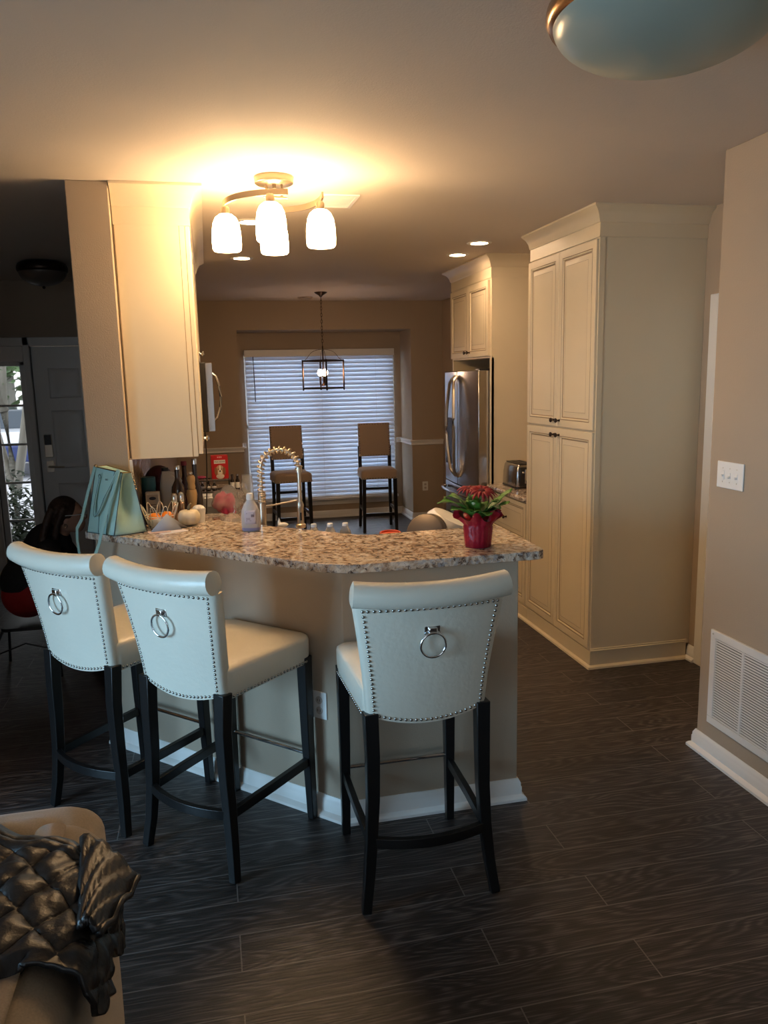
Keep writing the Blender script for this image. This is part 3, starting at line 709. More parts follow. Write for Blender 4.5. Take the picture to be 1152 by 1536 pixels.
# ---------------------------------------------------------------- breakfast bar chairs
def make_far_stool():
    t = thing('parsons_stool', '', 'bar stool', group='tan upholstered stools by the breakfast window')
    w = .215
    rg = [[(x, y, z) for x, y in rrect(-w*k, w*k, -.2*k, .2*k, .03)] for z, k in ((.625, .97), (.63, 1), (.70, 1), (.722, .97), (.735, .85), (.738, .4))]
    obj('seat', MB().loft(rg), M_TANF, t, angle=50)
    mb = MB(); rs = []
    for j in range(7):
        v = j/6; z = .86+v*.39; y = .19+.05*v
        rs.append([(x, y+yy, z) for x, yy in rrect(-.19, .19, -.025, .025, .018, 3)])
    mb.loft(rs); b = obj('backrest', mb, M_TANF, t, bevel=.006)
    def nail(p, par=None):
        if 'n2' not in SHARE: SHARE['n2'] = obj('nailhead', MB().ball((0, 0, 0), .007, 8, 6), M_NAIL); o = SHARE['n2']
        else: o = SHARE['n2'].copy(); COL.objects.link(o)
        o.parent = t; o.location = p
    for k in range(14):
        z = .875+.36*k/13; yy = .19+.05*(z-.86)/.39-.026
        for s in (-1, 1): nail((s*.178, yy, z))
    for k in range(12):
        x = -.178+.356*k/11; nail((x, .19-.026+.001, .872)); nail((x, .24-.026, 1.238)); nail((x, -.2, .64))
    for k in range(1, 11):
        for s in (-1, 1): nail((s*.215, -.19+.38*k/11, .64))
    sq = [(-1, -1), (1, -1), (1, 1), (-1, 1)]
    for s in (-1, 1):
        obj('leg', MB().sweep([(s*.18, -.17, .63), (s*.19, -.18, .001)], sq, up=(0, 1, 0), scale=lambda q: .022-.005*q), M_BLKW, t)
        obj('leg', MB().sweep([(s*.18, .215, .98), (s*.178, .185, .66), (s*.178, .19, .4), (s*.19, .245, .001)], sq, up=(0, 1, 0), scale=lambda q: .02-.004*q), M_BLKW, t)
        obj('side_rail', MB().box(s*.185-.009, s*.185+.009, -.17, .2, .24, .275), M_BLKW, t)
    obj('front_rail', MB().box(-.18, .18, -.185, -.165, .19, .225), M_BLKW, t)
    obj('rear_rail', MB().box(-.18, .18, .195, .213, .45, .48), M_BLKW, t)
    return t
fs = make_far_stool()
for i, (l, a, lab) in enumerate([((.885, 8.95, 0), 4, 'tan upholstered bar stool with nailheads left of the window centre, behind the faucet'),
                                 ((1.90, 8.90, 0), -4, 'tan upholstered bar stool with nailheads right of the window centre, near the corner')]):
    o = fs if i == 0 else copy_tree(fs)
    o.location = l; o.rotation_euler = (0, 0, R(a)); o['label'] = lab

# ---------------------------------------------------------------- ceiling lights
def kitchen_fixture():
    M_FIX = mat('fixture_nickel', (.36, .29, .20), rough=.32, metal=1)
    c = (.352, 3.76); L = (c[0], c[1], H)
    t = thing('ceiling_light', 'lit semi flush nickel fixture with curved arms and four glowing glass shades', 'ceiling light', L)
    obj('canopy', MB().lathe([(.0, -.032), (.082, -.032), (.088, -.028), (.09, -.004), (.088, 0)], 40), M_FIX, t)
    for dx in (-.035, .035): obj('stem', MB().tube([(dx, 0, -.03), (dx, 0, -.085)], .006, 10), M_FIX, t)
    obj('finial', MB().tube([(0, 0, -.03), (0, 0, -.05)], .009, 12), M_FIX, t)
    sh = [(-.222, .096), (-.036, -.175), (.201, -.052), (.005, .157)]
    pr = [(-.0045, -.013), (.0045, -.013), (.0045, .013), (-.0045, .013)]
    obj('arm', MB().sweep(bez((-.228, .115, -.112), (-.245, -.03, -.10), (-.12, -.10, -.088), (.05, -.115, -.088), 16), pr), M_FIX, t)
    obj('arm', MB().sweep(bez((.212, -.07, -.085), (.22, .04, -.11), (.13, .12, -.118), (-.04, .15, -.118), 16), pr), M_FIX, t)
    obj('arm', MB().sweep(bez((-.036, -.185, -.118), (-.03, -.06, -.11), (.0, .05, -.105), (.005, .165, -.118), 10), pr), M_FIX, t)
    obj('cross_bar', MB().tube([(-.05, -.02, -.088), (.06, .02, -.088)], .006, 8), M_FIX, t)
    for x, y in sh:
        k = obj('socket', MB().lathe([(.0, -.155), (.02, -.155), (.02, -.122), (.014, -.112), (0, -.110)], 20, (x, y, 0)), M_FIX, t)
        pf = [(.060, -.312), (.066, -.304), (.068, -.275), (.066, -.225), (.060, -.188), (.048, -.163), (.03, -.149), (.012, -.145)]
        obj('glass_shade', MB().lathe(pf, 32, (x, y, 0), cap=True), M_SHADE, k, angle=60)
kitchen_fixture()
def downlight(x, y, lab):
    L = (x, y, H); t = thing('recessed_light', lab, 'recessed light', L, group='recessed kitchen downlights')
    obj('trim_ring', MB().lathe([(.055, -.0005), (.062, -.006), (.085, -.004), (.088, 0)], 32, cap=False), M_TRIM, t)
    obj('lens', MB().lathe([(.0, -.003), (.057, -.003), (.057, -.001), (0, -.001)], 28), M_LED, t)
downlight(1.91, 5.36, 'lit recessed downlight in front of the pantry crown, right of its pair')
downlight(1.92, 5.88, 'lit recessed downlight near the refrigerator cabinet crown, left of its pair')
downlight(.30, 4.79, 'bright recessed downlight right behind the nickel fixture')
downlight(.31, 6.16, 'bright recessed downlight low behind the left glass shade')
def ceiling_register():
    t = thing('ceiling_vent', 'white metal air register in the ceiling right of the lit fixture', 'vent', (.71, 4.19, H))
    mb = MB(); a, b = .10, .145
    for x0, x1, y0, y1 in ((-a, a, -b, -b+.02), (-a, a, b-.02, b), (-a, -a+.02, -b+.02, b-.02), (a-.02, a, -b+.02, b-.02)): mb.box(x0, x1, y0, y1, -.008, -.0005)
    obj('frame', mb, M_TRIM, t, bevel=.002)
    obj('dark_backing', MB().box(-a+.01, a-.01, -b+.01, b-.01, -.0015, -.0005), M_DARK, t)  # dark plate behind the louvres stands for the shaded duct
    s = MB()
    for i in range(13): y = -.12+i*.02; s.box(-a+.02, a-.02, y-.006, y+.006, -.006, -.004, M=Matrix())
    obj('louvres', s, M_TRIM, t)
    t = thing('smoke_detector', 'round flat cover on the ceiling beside the lantern pendant', 'smoke detector', (1.13, 8.95, H))
    obj('cover', MB().lathe([(0, -.02), (.075, -.018), (.085, -.004), (.085, 0)], 28), mat('aged_plastic', (.35, .28, .22), rough=.5), t)
ceiling_register()
def lantern():
    L = (1.235, 8.45, H); t = thing('pendant_lantern', 'bronze open frame lantern hanging on a chain before the window', 'pendant light', L)
    obj('canopy', MB().lathe([(0, -.05), (.012, -.048), (.02, -.035), (.06, -.012), (.07, 0)], 24), M_BRONZE, t)
    ch = MB()
    n = 15; z = -.05
    for i in range(n):
        zc = -.065-i*.034; q = []
        for k in range(12):
            a = 2*pi*k/12; u, v = .008*cos(a), .020*sin(a)
            q.append((u, 0, zc+v) if i % 2 else (0, u, zc+v))
        ch.tube(q, .0028, 6, closed=True)
    obj('chain', ch, M_BRONZE, t)
    r = .222; zt, zb = -.715, -1.005; P = [(r*cos(R(a)), r*sin(R(a))) for a in (0, 90, 180, 270)]
    f = MB(); s = .0085
    for z in (zt, zb):
        for i in range(4):
            a, b = P[i], P[(i+1) % 4]; f.tube([(a[0], a[1], z), (b[0], b[1], z)], s, 4)
    for a in P:
        f.tube([(a[0], a[1], zt+.01), (a[0], a[1], zb-.012)], s, 4); f.ball((a[0], a[1], zb-.015), .010, 8, 6)
    fr = obj('frame', f, M_BRONZE, t)
    w = MB()
    for a in P: w.tube(bez((a[0]*.95, a[1]*.95, zt), (a[0]*.6, a[1]*.6, zt+.04), (a[0]*.75, a[1]*.75, -.60), (0, 0, -.595), 12), .0025, 6)
    obj('top_wires', w, M_BRONZE, fr)
    obj('centre_rod', MB().tube([(0, 0, -.56), (0, 0, -.96)], .007, 8).lathe([(0, -.985), (.03, -.98), (.012, -.955), (.008, -.94), (0, -.94)], 16), M_BRONZE, t)
    for a in (45, 165, 285):
        x, y = .035*cos(R(a)), .035*sin(R(a))
        cd = obj('candle_sleeve', MB().tube([(x, y, -.97), (x, y, -.875)], .010, 10), M_BRONZE, t)
        obj('bulb', MB().ball((x, y, -.842), (.028, .028, .036), 14, 10), mat('lit_bulb', (1, .9, .8), emit=(1, .62, .38), estr=38), cd)
lantern()
def flush(L, rr, label, depth, m_rim, m_bowl, fin=True):
    t = thing('flush_ceiling_light', label, 'ceiling light', L)
    obj('rim', MB().lathe([(rr*.78, -.001), (rr*1.0, -.02), (rr*1.055, -.045), (rr*1.06, -.062), (rr*1.03, -.078), (rr*.97, -.082), (rr*.96, -.06), (rr*.7, -.002)], 64), m_rim, t, angle=60)
    pf = [(rr*cos(a), -.07-depth*sin(a)) for a in [R(90*i/14) for i in range(15)]]; pf[-1] = (.001, pf[-1][1])
    obj('glass_bowl', MB().lathe(pf, 64), m_bowl, t, angle=80)
    if fin: obj('finial', MB().ball((0, 0, -.07-depth-.008), .012, 10, 8), m_rim, t)
M_OPAL = mat('opal_glass', (.38, .44, .38), rough=.28, spec=.5)
flush((1.125, 1.83, H), .268, 'large opal glass bowl ceiling light with bronze rim at upper right', .115, mat('brushed_bronze', (.42, .26, .15), rough=.25, metal=1), M_OPAL, False)
flush((-1.15, 6.43, H), .17, 'unlit dark bowl ceiling light over the entry', .11, M_BRONZE, mat('amber_glass_off', (.12, .09, .07), rough=.4), True)

# ---------------------------------------------------------------- wall plates and grille
def return_grille():
    y0, y1, z0, z1 = 2.18, 2.985, .17, .618; x = XR
    L = (x, y0, z0); t = thing('return_air_grille', 'white louvred return air grille low on the right wall', 'vent', L)
    fr = MB(); b = .035
    for a0, a1, c0, c1 in ((y0, y1, z0, z0+b), (y0, y1, z1-b, z1), (y0, y0+b, z0+b, z1-b), (y1-b, y1, z0+b, z1-b)): fr.box(x-.012, x-.0005, a0, a1, c0, c1)
    n = 4; w = (y1-y0-2*b)/n
    for i in range(1, n): yy = y0+b+i*w; fr.box(x-.011, x-.001, yy-.006, yy+.006, z0+b, z1-b)
    obj('frame', fr, M_TRIM, t, bevel=.002, off=L)
    obj('dark_backing', MB().box(x-.0012, x-.0004, y0+.01, y1-.01, z0+.01, z1-.01), M_DARK, t, off=L)  # dark sheet on the wall, put in as shade between the louvres
    s = MB(); k = 31
    for i in range(k):
        z = z0+b+(i+.5)*(z1-z0-2*b)/k
        s.box(x-.0085, x-.006, y0+b, y1-b, z-.0042, z+.0036)
    obj('louvres', s, M_TRIM, t, off=L)
    obj('screw', MB().ball((x-.012, y1-.017, z1-.018), .004, 8, 6), M_NICKEL, t, off=L)
return_grille()
def switches():
    x = XR; L = (x, 2.92, 1.327); t = thing('light_switch_plate', 'white three gang light switch plate on the right wall', 'light switch', L)
    obj('plate', MB().box(-.007, -.0005, -.087, .087, -.058, .058), M_WHITE, t, bevel=.003)
    for i, dy in enumerate((.046, 0, -.046)):
        if i == 0: obj('dimmer_slider', MB().box(-.010, -.006, dy-.012, dy+.012, -.02, .02).box(-.018, -.009, dy-.007, dy+.007, -.006, .002), M_WHITE, t, bevel=.001)
        else: obj('toggle', MB().box(-.009, -.006, dy-.005, dy+.005, -.012, .012).box(-.02, -.008, dy-.004, dy+.004, -.012, -.002), M_WHITE, t, bevel=.001)
    for dy in (.046, 0, -.046):
        for dz in (-.03, .03): obj('screw', MB().ball((-.007, dy, dz), .0025, 6, 4), M_NICKEL, t)
    def outlet(loc, rz, lab):
        t = thing('wall_outlet', lab, 'outlet', loc, rz)
        obj('plate', MB().box(-.036, .036, -.006, -.0005, -.058, .058), M_WHITE, t, bevel=.003)
        for dz in (-.022, .022):
            s = obj('socket', MB().lathe([(0, 0), (.016, 0), (.016, .003), (0, .003)], 20, M=Matrix.Translation((0, -.006, dz)) @ Matrix.Rotation(R(90), 4, 'X')), mat('socket_ivory', (.55, .5, .45)), t)
            obj('slots', MB().box(-.007, -.005, -.0098, -.009, dz-.004, dz+.006).box(.005, .007, -.0098, -.009, dz-.004, dz+.006), M_DARK, s)
    outlet((2.61, YF, .425), 0, 'white wall outlet under the chair rail near the refrigerator')
    outlet((.371, 2.949, .48), R(-45), 'white wall outlet on the bar half wall between the stools')
switches()

# ---------------------------------------------------------------- things on the bar
BT = 1.0772      # bar top
LT = .9302       # lower counter top
def lerp(a, b, t): return tuple(x+(y-x)*t for x, y in zip(a, b))
def dish_soap():
    L = (.165, 3.655, BT); t = thing('dish_soap_bottle', 'translucent dish soap bottle with violet liquid standing on the bar before the faucet', 'soap bottle', L, R(-8))
    M_S = mat('soap_plastic', (.64, .60, .58), rough=.25, spec=.5, trans=.15)
    def ring(z, a, b): return [(a*cos(q), b*sin(q), z) for q in [2*pi*k/24 for k in range(24)]]
    pf = [(0, .038, .021), (.004, .043, .024), (.03, .045, .025), (.07, .046, .025), (.10, .042, .023), (.125, .031, .018), (.142, .020, .015), (.150, .014, .014)]
    obj('bottle', MB().loft([ring(*p) for p in pf]), M_S, t, angle=60)
    obj('liquid_band', MB().loft([ring(z, a*1.006, b*1.012) for z, a, b in ((.004, .043, .024), (.018, .0442, .0246))]), mat('violet_soap', (.34, .32, .50), rough=.25), t, angle=60)
    obj('cap', MB().lathe([(.015, .149), (.017, .152), (.0165, .172), (.013, .180), (0, .182)], 20), M_WHITE, t)
    pl = [(.028*cos(q), -.0245 if 1 else 0, .068+.036*sin(q)) for q in [2*pi*k/24 for k in range(24)]]
    def lp(x, z, d=.0268): return (x, -d*math.sqrt(max(.05, 1-(x/.047)**2)), z)
    rows = [[lp(-.027+.054*i/8, .036+.066*j/6) for i in range(9)] for j in range(7)]
    mb = MB(); mb.v = [Vector(p) for r in rows for p in r]
    for j in range(6):
        for i in range(8): mb.f.append([j*9+i, j*9+i+1, j*9+i+10, j*9+i+9]); mb.m.append(0)
    lb = obj('label', mb, mat('soap_label', (.58, .54, .62), rough=.4), t, solid=.0004)
    m2 = MB()
    for z0, z1, x0, x1 in ((.07, .083, .004, .018), (.086, .089, -.018, .018), (.064, .066, -.02, 0), (.058, .060, -.02, 0), (.052, .054, -.02, .004)):
        a = [lp(x0, z0, .0276), lp(x1, z0, .0276), lp(x1, z1, .0276), lp(x0, z1, .0276)]; m2.add(a, [(0, 1, 2, 3)])
    obj('label_print', m2, mat('label_ink', (.22, .18, .22)), lb, solid=.0003)
dish_soap()
def faucet():
    L = (.238, 3.93, LT); t = thing('kitchen_faucet', 'tall brushed nickel spring faucet arching above the bar', 'faucet', L)
    obj('base_plate', MB().lathe([(0, 0), (.032, 0), (.032, .008), (.024, .014), (0, .014)], 24), M_NICKEL, t)
    obj('post', MB().tube([(0, 0, .012), (0, 0, .235)], .019, 24), M_NICKEL, t)
    dx, dy = .19, -.02
    path = [(0, 0, .235), (0, 0, .30), (0, 0, .36)]+[(dx/2-dx/2*cos(R(a)), dy/2-dy/2*cos(R(a)), .405+.098*sin(R(a))) for a in range(0, 181, 12)]+[(dx, dy, .395)]
    obj('hose', MB().tube(path, .0075, 12), M_NICKEL, t)
    # spring coil following the hose
    P = [Vector(p) for p in path]; cum = [0]
    for a, b in zip(P, P[1:]): cum.append(cum[-1]+(b-a).length)
    def at(s):
        for i in range(len(P)-1):
            if s <= cum[i+1] or i == len(P)-2:
                q = (s-cum[i])/(cum[i+1]-cum[i]); return P[i].lerp(P[i+1], q), (P[i+1]-P[i]).normalized()
    coil = []; s = 0; ph = 0; tot = cum[-1]
    while s < tot:
        p, tg = at(s); sd = tg.cross(Vector((0, 1, 0))).normalized(); up = sd.cross(tg)
        coil.append(tuple(p+(sd*cos(ph)+up*sin(ph))*.0165)); pitch = .0085 if s < .055 else .0235
        ph += 2*pi/12; s += pitch/12
    obj('spring', MB().tube(coil, .0042, 8), M_NICKEL, t, angle=180)
    obj('collar', MB().tube([(dx, dy, .41), (dx, dy, .385)], .017, 20), M_NICKEL, t)
    h = obj('spray_wand', MB().tube([(dx, dy, .39), (dx, dy, .235)], .010, 16), M_NICKEL, t)
    obj('spray_head', MB().lathe([(0, .10), (.024, .10), (.026, .104), (.026, .116), (.018, .122), (.017, .20), (.02, .215), (.014, .235), (0, .236)], 24, (dx, dy, 0)), M_NICKEL, h)
    obj('spray_button', MB().box(dx-.004, dx+.004, dy-.021, dy-.015, .14, .18), M_DARK, h)
    obj('docking_arm', MB().tube([(.0, 0, .215), (.06, -.006, .222), (dx-.015, dy, .24)], .0045, 8), M_NICKEL, t)
    obj('lever', MB().tube([(0, .015, .06), (0, .06, .10)], .007, 8), M_NICKEL, t)
faucet()
def soap_pump():
    t = thing('scrub_brush', 'small white plastic brush with pointed top standing right of the faucet post', 'brush', (.315, 3.88, LT))
    obj('handle', MB().lathe([(0, 0), (.026, 0), (.026, .05), (.012, .07), (.008, .14), (0, .165)], 16), M_WHITE, t)
    obj('head', MB().ball((.018, 0, .125), (.028, .018, .012), 12, 8), M_WHITE, t)
soap_pump()
def pumpkin(L, r, h, col, label, name='pumpkin', stem=True, ribs=10, group=None):
    t = thing(name, label, 'pumpkin', L, group=group)
    rings = []; n = 60
    for i in range(1, 16):
        a = pi*i/16; rr = sin(a)**.8; zz = h*(.5-.5*cos(a))
        rings.append([(r*rr*(1-.055*abs(cos(ribs*q/2))**3*1.0)*cos(q), r*rr*(1-.055*abs(cos(ribs*q/2))**3)*sin(q), zz-(.10*h if i > 12 else 0)*((i-12)/3 if i > 12 else 0)) for q in [2*pi*k/n for k in range(n)]])
    obj('flesh', MB().loft(rings), mat(name+'_skin_'+str(int(col[2]*100)), col, rough=.45, bump=.05), t, angle=80)
    if stem: obj('stem', MB().tube([(0, 0, h*.85), (0, 0, h*1.0), (.006, 0, h*1.16), (.014, -.003, h*1.26)], .008, 8, scale=lambda s: 1.25-.6*s), mat('pumpkin_stem', (.20, .15, .08), rough=.8), t)
    return t
pumpkin((-.125, 3.905, BT), .056, .086, (.74, .64, .46), 'small white pumpkin with dry stem on the bar beside the standing card')
def cup():
    t = thing('paper_cup', 'crumpled white paper cup behind the white pumpkin', 'cup', (-.078, 3.985, BT))
    obj('wall', MB().lathe([(.028, 0), (.035, .070), (.033, .070), (.026, .003), (0, .003)], 20, cap=False), M_WHITE, t)
    obj('crumpled_tissue', MB().ball((0, 0, .066), (.032, .031, .022), 14, 8), mat('tissue', (.75, .74, .72), rough=.8, bump=1, bscale=60), t)
cup()
def wire_basket():
    c = (-.262, 3.90); t = thing('wire_basket', 'white wire basket with looped rim on the bar behind the standing card', 'basket', (c[0], c[1], BT))
    M_W = mat('white_wire', (.72, .68, .60), rough=.4)
    for z, r in ((.004, .055), (.06, .072)): obj('ring', MB().tube(arc((0, 0, z), r, 0, 350, 34, 'xy'), .0022, 6, closed=True), M_W, t)
    for k in range(9):
        a = 2*pi*k/9+.2; w = .52; q = []
        for i in range(13):
            f = i/12; b = a-w/2+w*f; hh = .06+.055*sin(pi*f); rr = .072+.018*sin(pi*f)
            q.append((rr*cos(b), rr*sin(b), hh))
        obj('wire_loop', MB().tube([(.055*cos(a-w/2), .055*sin(a-w/2), .004)]+q+[(.055*cos(a+w/2), .055*sin(a+w/2), .004)], .0018, 6), M_W, t)
    cl = MB(); rows = []
    for j in range(5):
        rr = [.001, .03, .045, .056, .062][j]; zz = [.006, .006, .009, .025, .05][j]
        rows.append([(rr*cos(q)*(1+.05*sin(5*q)), rr*sin(q)*(1+.05*sin(5*q)), zz+.004*sin(3*q)*j/4) for q in [2*pi*k/30 for k in range(30)]])
    cl.loft(rows, cap=False); tag(obj('cloth_liner', cl, mat('cream_cloth', (.75, .70, .60), rough=.9), t, solid=.001), None, None)
    mo = mat('orange_peel', (.80, .24, .02), rough=.42, bump=.15, bscale=220)
    for (x, y, z), lab in (((-.024, -.016, .046), 'orange on the left inside the wire basket'), ((.033, .004, .048), 'orange on the right inside the wire basket')):
        o = obj('orange', MB().ball((0, 0, 0), (.031, .031, .029), 24, 16), mo, angle=180); o.location = (c[0]+x, c[1]+y, BT+z); tag(o, lab, 'orange', 'oranges in the wire basket')
        obj('stem_scar', MB().ball((0, 0, .0285), (.004, .004, .0015), 8, 6), mat('orange_scar', (.2, .22, .06)), o)
wire_basket()
def cards():
    a = Vector((-.305, 3.765, BT)); b = Vector((-.155, 3.80, BT)); ap = Vector((-.225, 3.79, BT+.083)); 
    mb = MB(); up = Vector((.02, .055, 0))
    mb.add([a, b, ap, a+up, b+up], [(0, 1, 2), (3, 2, 4), ])
    o = obj('folded_card', mb, mat('grey_blue_paper', (.40, .43, .48), rough=.6), solid=.0012)
    o2 = Vector((-.23, 3.80, BT))
    for v in o.data.vertices: v.co -= o2
    o.location = o2; tag(o, 'grey blue folded card standing as a triangle beside the pumpkin', 'card')
    for n, (p, l, w, rz, z, m, lab) in enumerate((((-.20, 3.755), .13, .07, 30, .0, mat('white_paper', (.62, .62, .72), rough=.6), 'white envelope lying on the bar under the front of the folded card'),
                                   ((-.262, 3.765), .10, .065, 15, .0016, mat('striped_paper', (.55, .42, .42), rough=.6, vary=.6, vscale=30), 'colourful printed flyer lying between handbag and folded card'))):
        q = obj('envelope' if n == 0 else 'flyer', MB().box(-l/2, l/2, -w/2, w/2, 0, .0014), m); q.location = (p[0], p[1], BT+z); q.rotation_euler = (0, 0, R(rz)); tag(q, lab, 'paper')
cards()

# ---- mint handbag
def handbag():
    O = Vector((-.465, 3.82, BT)); t = thing('handbag', 'mint green leather handbag with dark piping standing at the left end of the bar', 'handbag', tuple(O))
    m_b = mat('mint_leather', (.33, .52, .48), rough=.4, bump=.15, bscale=240, vary=.04)
    m_p = mat('dark_piping', (.02, .03, .04), rough=.4); m_g = mat('gold_hardware', (.55, .40, .22), rough=.25, metal=1)
    FL, FR, BR, BL = [Vector(p)-O for p in ((-.60, 3.868, BT), (-.462, 3.722, BT), (-.322, 3.79, BT), (-.468, 3.912, BT))]
    FLt, FRt, BRt, BLt = [Vector(p)-O for p in ((-.535, 3.862, BT+.315), (-.405, 3.745, BT+.293), (-.372, 3.782, BT+.29), (-.492, 3.902, BT+.315))]
    rings = []; nz = 14
    def corner(B, T, s, bul=.0):
        p = B.lerp(T, s); return p
    for j in range(nz+1):
        s = j/nz; fl, fr, br, bl = corner(FL, FLt, s), corner(FR, FRt, s), corner(BR, BRt, s), corner(BL, BLt, s)
        r = []; inw = .062*sin(pi*min(1, s))*(s**.7)*1.5
        cen = (fl+fr+br+bl)/4; bulge = .010*sin(pi*s)
        def side(a, b, n, off):
            d = (b-a); nr = Vector((d.y, -d.x, 0)).normalized()
            return [a+d*(i/n)+nr*off(i/n) for i in range(n)]
        r += side(fl, fr, 6, lambda q: bulge*sin(pi*q))
        r += side(fr, br, 8, lambda q: -inw*math.sin(pi*q)**2+.01*(1-s)*sin(pi*q))
        r += side(br, bl, 6, lambda q: bulge*sin(pi*q))
        r += side(bl, fl, 8, lambda q: -inw*.5*math.sin(pi*q)**2)
        if j == 0: rings.append([cen+(p-cen)*.93 for p in r])
        rings.append([Vector((p.x, p.y, p.z+(.006 if j == 0 else 0))) for p in r])
    obj('bag_body', MB().loft(rings), m_b, t, angle=70)
    def fp(u, v, d=.012):
        # point on the front face, u across v up, d outwards
        p = (FL.lerp(FLt, v)).lerp(FR.lerp(FRt, v), u); nr = Vector((FR.y-FL.y, -(FR.x-FL.x), 0)).normalized()
        return tuple(p+nr*(d+.010*sin(pi*v)*sin(pi*u)))
    obj('piping', MB().tube([fp(1, v, .001) for v in [i/12 for i in range(13)]], .0018, 6).tube([fp(0, v, .001) for v in [i/12 for i in range(13)]], .0018, 6)
        .tube([fp(u, .015, .002) for u in [i/8 for i in range(9)]], .0018, 6), m_p, t)
    obj('piping', MB().tube([tuple(FR.lerp(BR, q)+Vector((.004, -.006, .004))) for q in [i/6 for i in range(7)]]+[tuple(BR.lerp(BRt, q)+Vector((.003, -.001, 0))) for q in [.05, .3, .6, .9]], .0018, 6), m_p, t)
    obj('seam', MB().tube([fp(.42, 0.0+.32*i/6, .001) for i in range(7)], .0011, 6).tube([fp(.72, v, .001) for v in [i/12 for i in range(13)]], .0011, 6), m_p, t)
    obj('top_frame', MB().tube([tuple(p) for p in (FLt, FRt, BRt, BLt)], .003, 8, closed=True), m_g, t)
    obj('clasp', MB().ball(tuple((FLt)+Vector((0, 0, .004))), .008, 10, 8), m_g, t)
    # carrying handle: strap loop hanging down the front face
    st = [(-.007, -.0012), (.007, -.0012), (.007, .0012), (-.007, .0012)]
    pts = bez(fp(.26, .88, .006), fp(.18, .2, .022), fp(.40, .15, .022), fp(.62, .55, .020), 14)+bez(fp(.64, .60, .02), fp(.78, .80, .018), fp(.84, .92, .018), tuple(FRt.lerp(FLt, .15)+Vector((0, 0, .012))), 8)
    nrm = Vector((FR.y-FL.y, -(FR.x-FL.x), 0)).normalized()
    h = obj('handle', MB().sweep(pts, [(-.0012, -.007), (.0012, -.007), (.0012, .007), (-.0012, .007)], up=tuple(nrm.cross(Vector((0, 0, 1))))), m_b, t, angle=60)
    obj('handle_edge', MB().tube([tuple(Vector(p)+nrm*.003+Vector((0, 0, -.005))) for p in pts], .0012, 6), m_p, h)
    obj('handle_ring', MB().tube([tuple(Vector(fp(.26, .88, .008))+Vector((.009*cos(a)*.6, -.009*cos(a)*.6, .011*sin(a)))) for a in [2*pi*k/16 for k in range(16)]], .0015, 6, closed=True), m_p, h)
    # long shoulder strap falling over the edge of the bar
    d0 = Vector((-.424, 3.70, BT))-O
    p2 = [tuple(FRt.lerp(FLt, .12)+Vector((0, -.004, .008))), fp(.93, .86, .020), fp(.86, .55, .026), fp(.80, .25, .030), fp(.74, .02, .034)]
    e = Vector(p2[-1]); p2 += [(e.x-.006, e.y-.018, e.z-.03), (e.x-.025, e.y-.02, e.z-.075), (e.x-.05, e.y-.02, e.z-.12), (e.x-.055, e.y-.01, e.z-.16)]
    obj('shoulder_strap', MB().sweep(p2, [(-.0095, -.0012), (.0095, -.0012), (.0095, .0012), (-.0095, .0012)], up=tuple(nrm)), m_b, t, angle=60)
    f = Vector((-.648, 3.892, BT))-O
    p3 = [tuple(FLt+Vector((-.004, 0, .0))), tuple(FLt.lerp(FL, .4)+Vector((-.022, .004, 0))), tuple(FLt.lerp(FL, .8)+Vector((-.035, .012, 0))), (f.x, f.y, .02), (f.x-.004, f.y, -.04), (f.x+.0, f.y-.002, -.10), (f.x+.02, f.y-.006, -.15)]
    obj('shoulder_strap', MB().sweep(p3, [(-.0095, -.0012), (.0095, -.0012), (.0095, .0012), (-.0095, .0012)], up=tuple(nrm)), m_b, t, angle=60)
    k = fp(.55, .86, .010)
    em = MB()
    for dx in (-.0045, .0045): em.lathe([(.0025, 0), (.0042, 0), (.0042, .001), (.0025, .001)], 12, M=Matrix.Translation(Vector(k)+Vector((FR-FL).normalized()*dx)) @ nrm.to_track_quat('Z', 'Y').to_matrix().to_4x4(), cap=False)
    obj('emblem', em, m_p, t)
    ch = MB()
    for i in range(9):
        c = BRt.lerp(BR, .03+.035*i)+Vector((.006, -.004, .006)); ch.tube([tuple(c+Vector((.004*cos(a) if i % 2 else 0, 0 if i % 2 else .004*cos(a), .006*sin(a)))) for a in [2*pi*k/8 for k in range(8)]], .0011, 5, closed=True)
    obj('charm_chain', ch, m_g, t)
handbag()

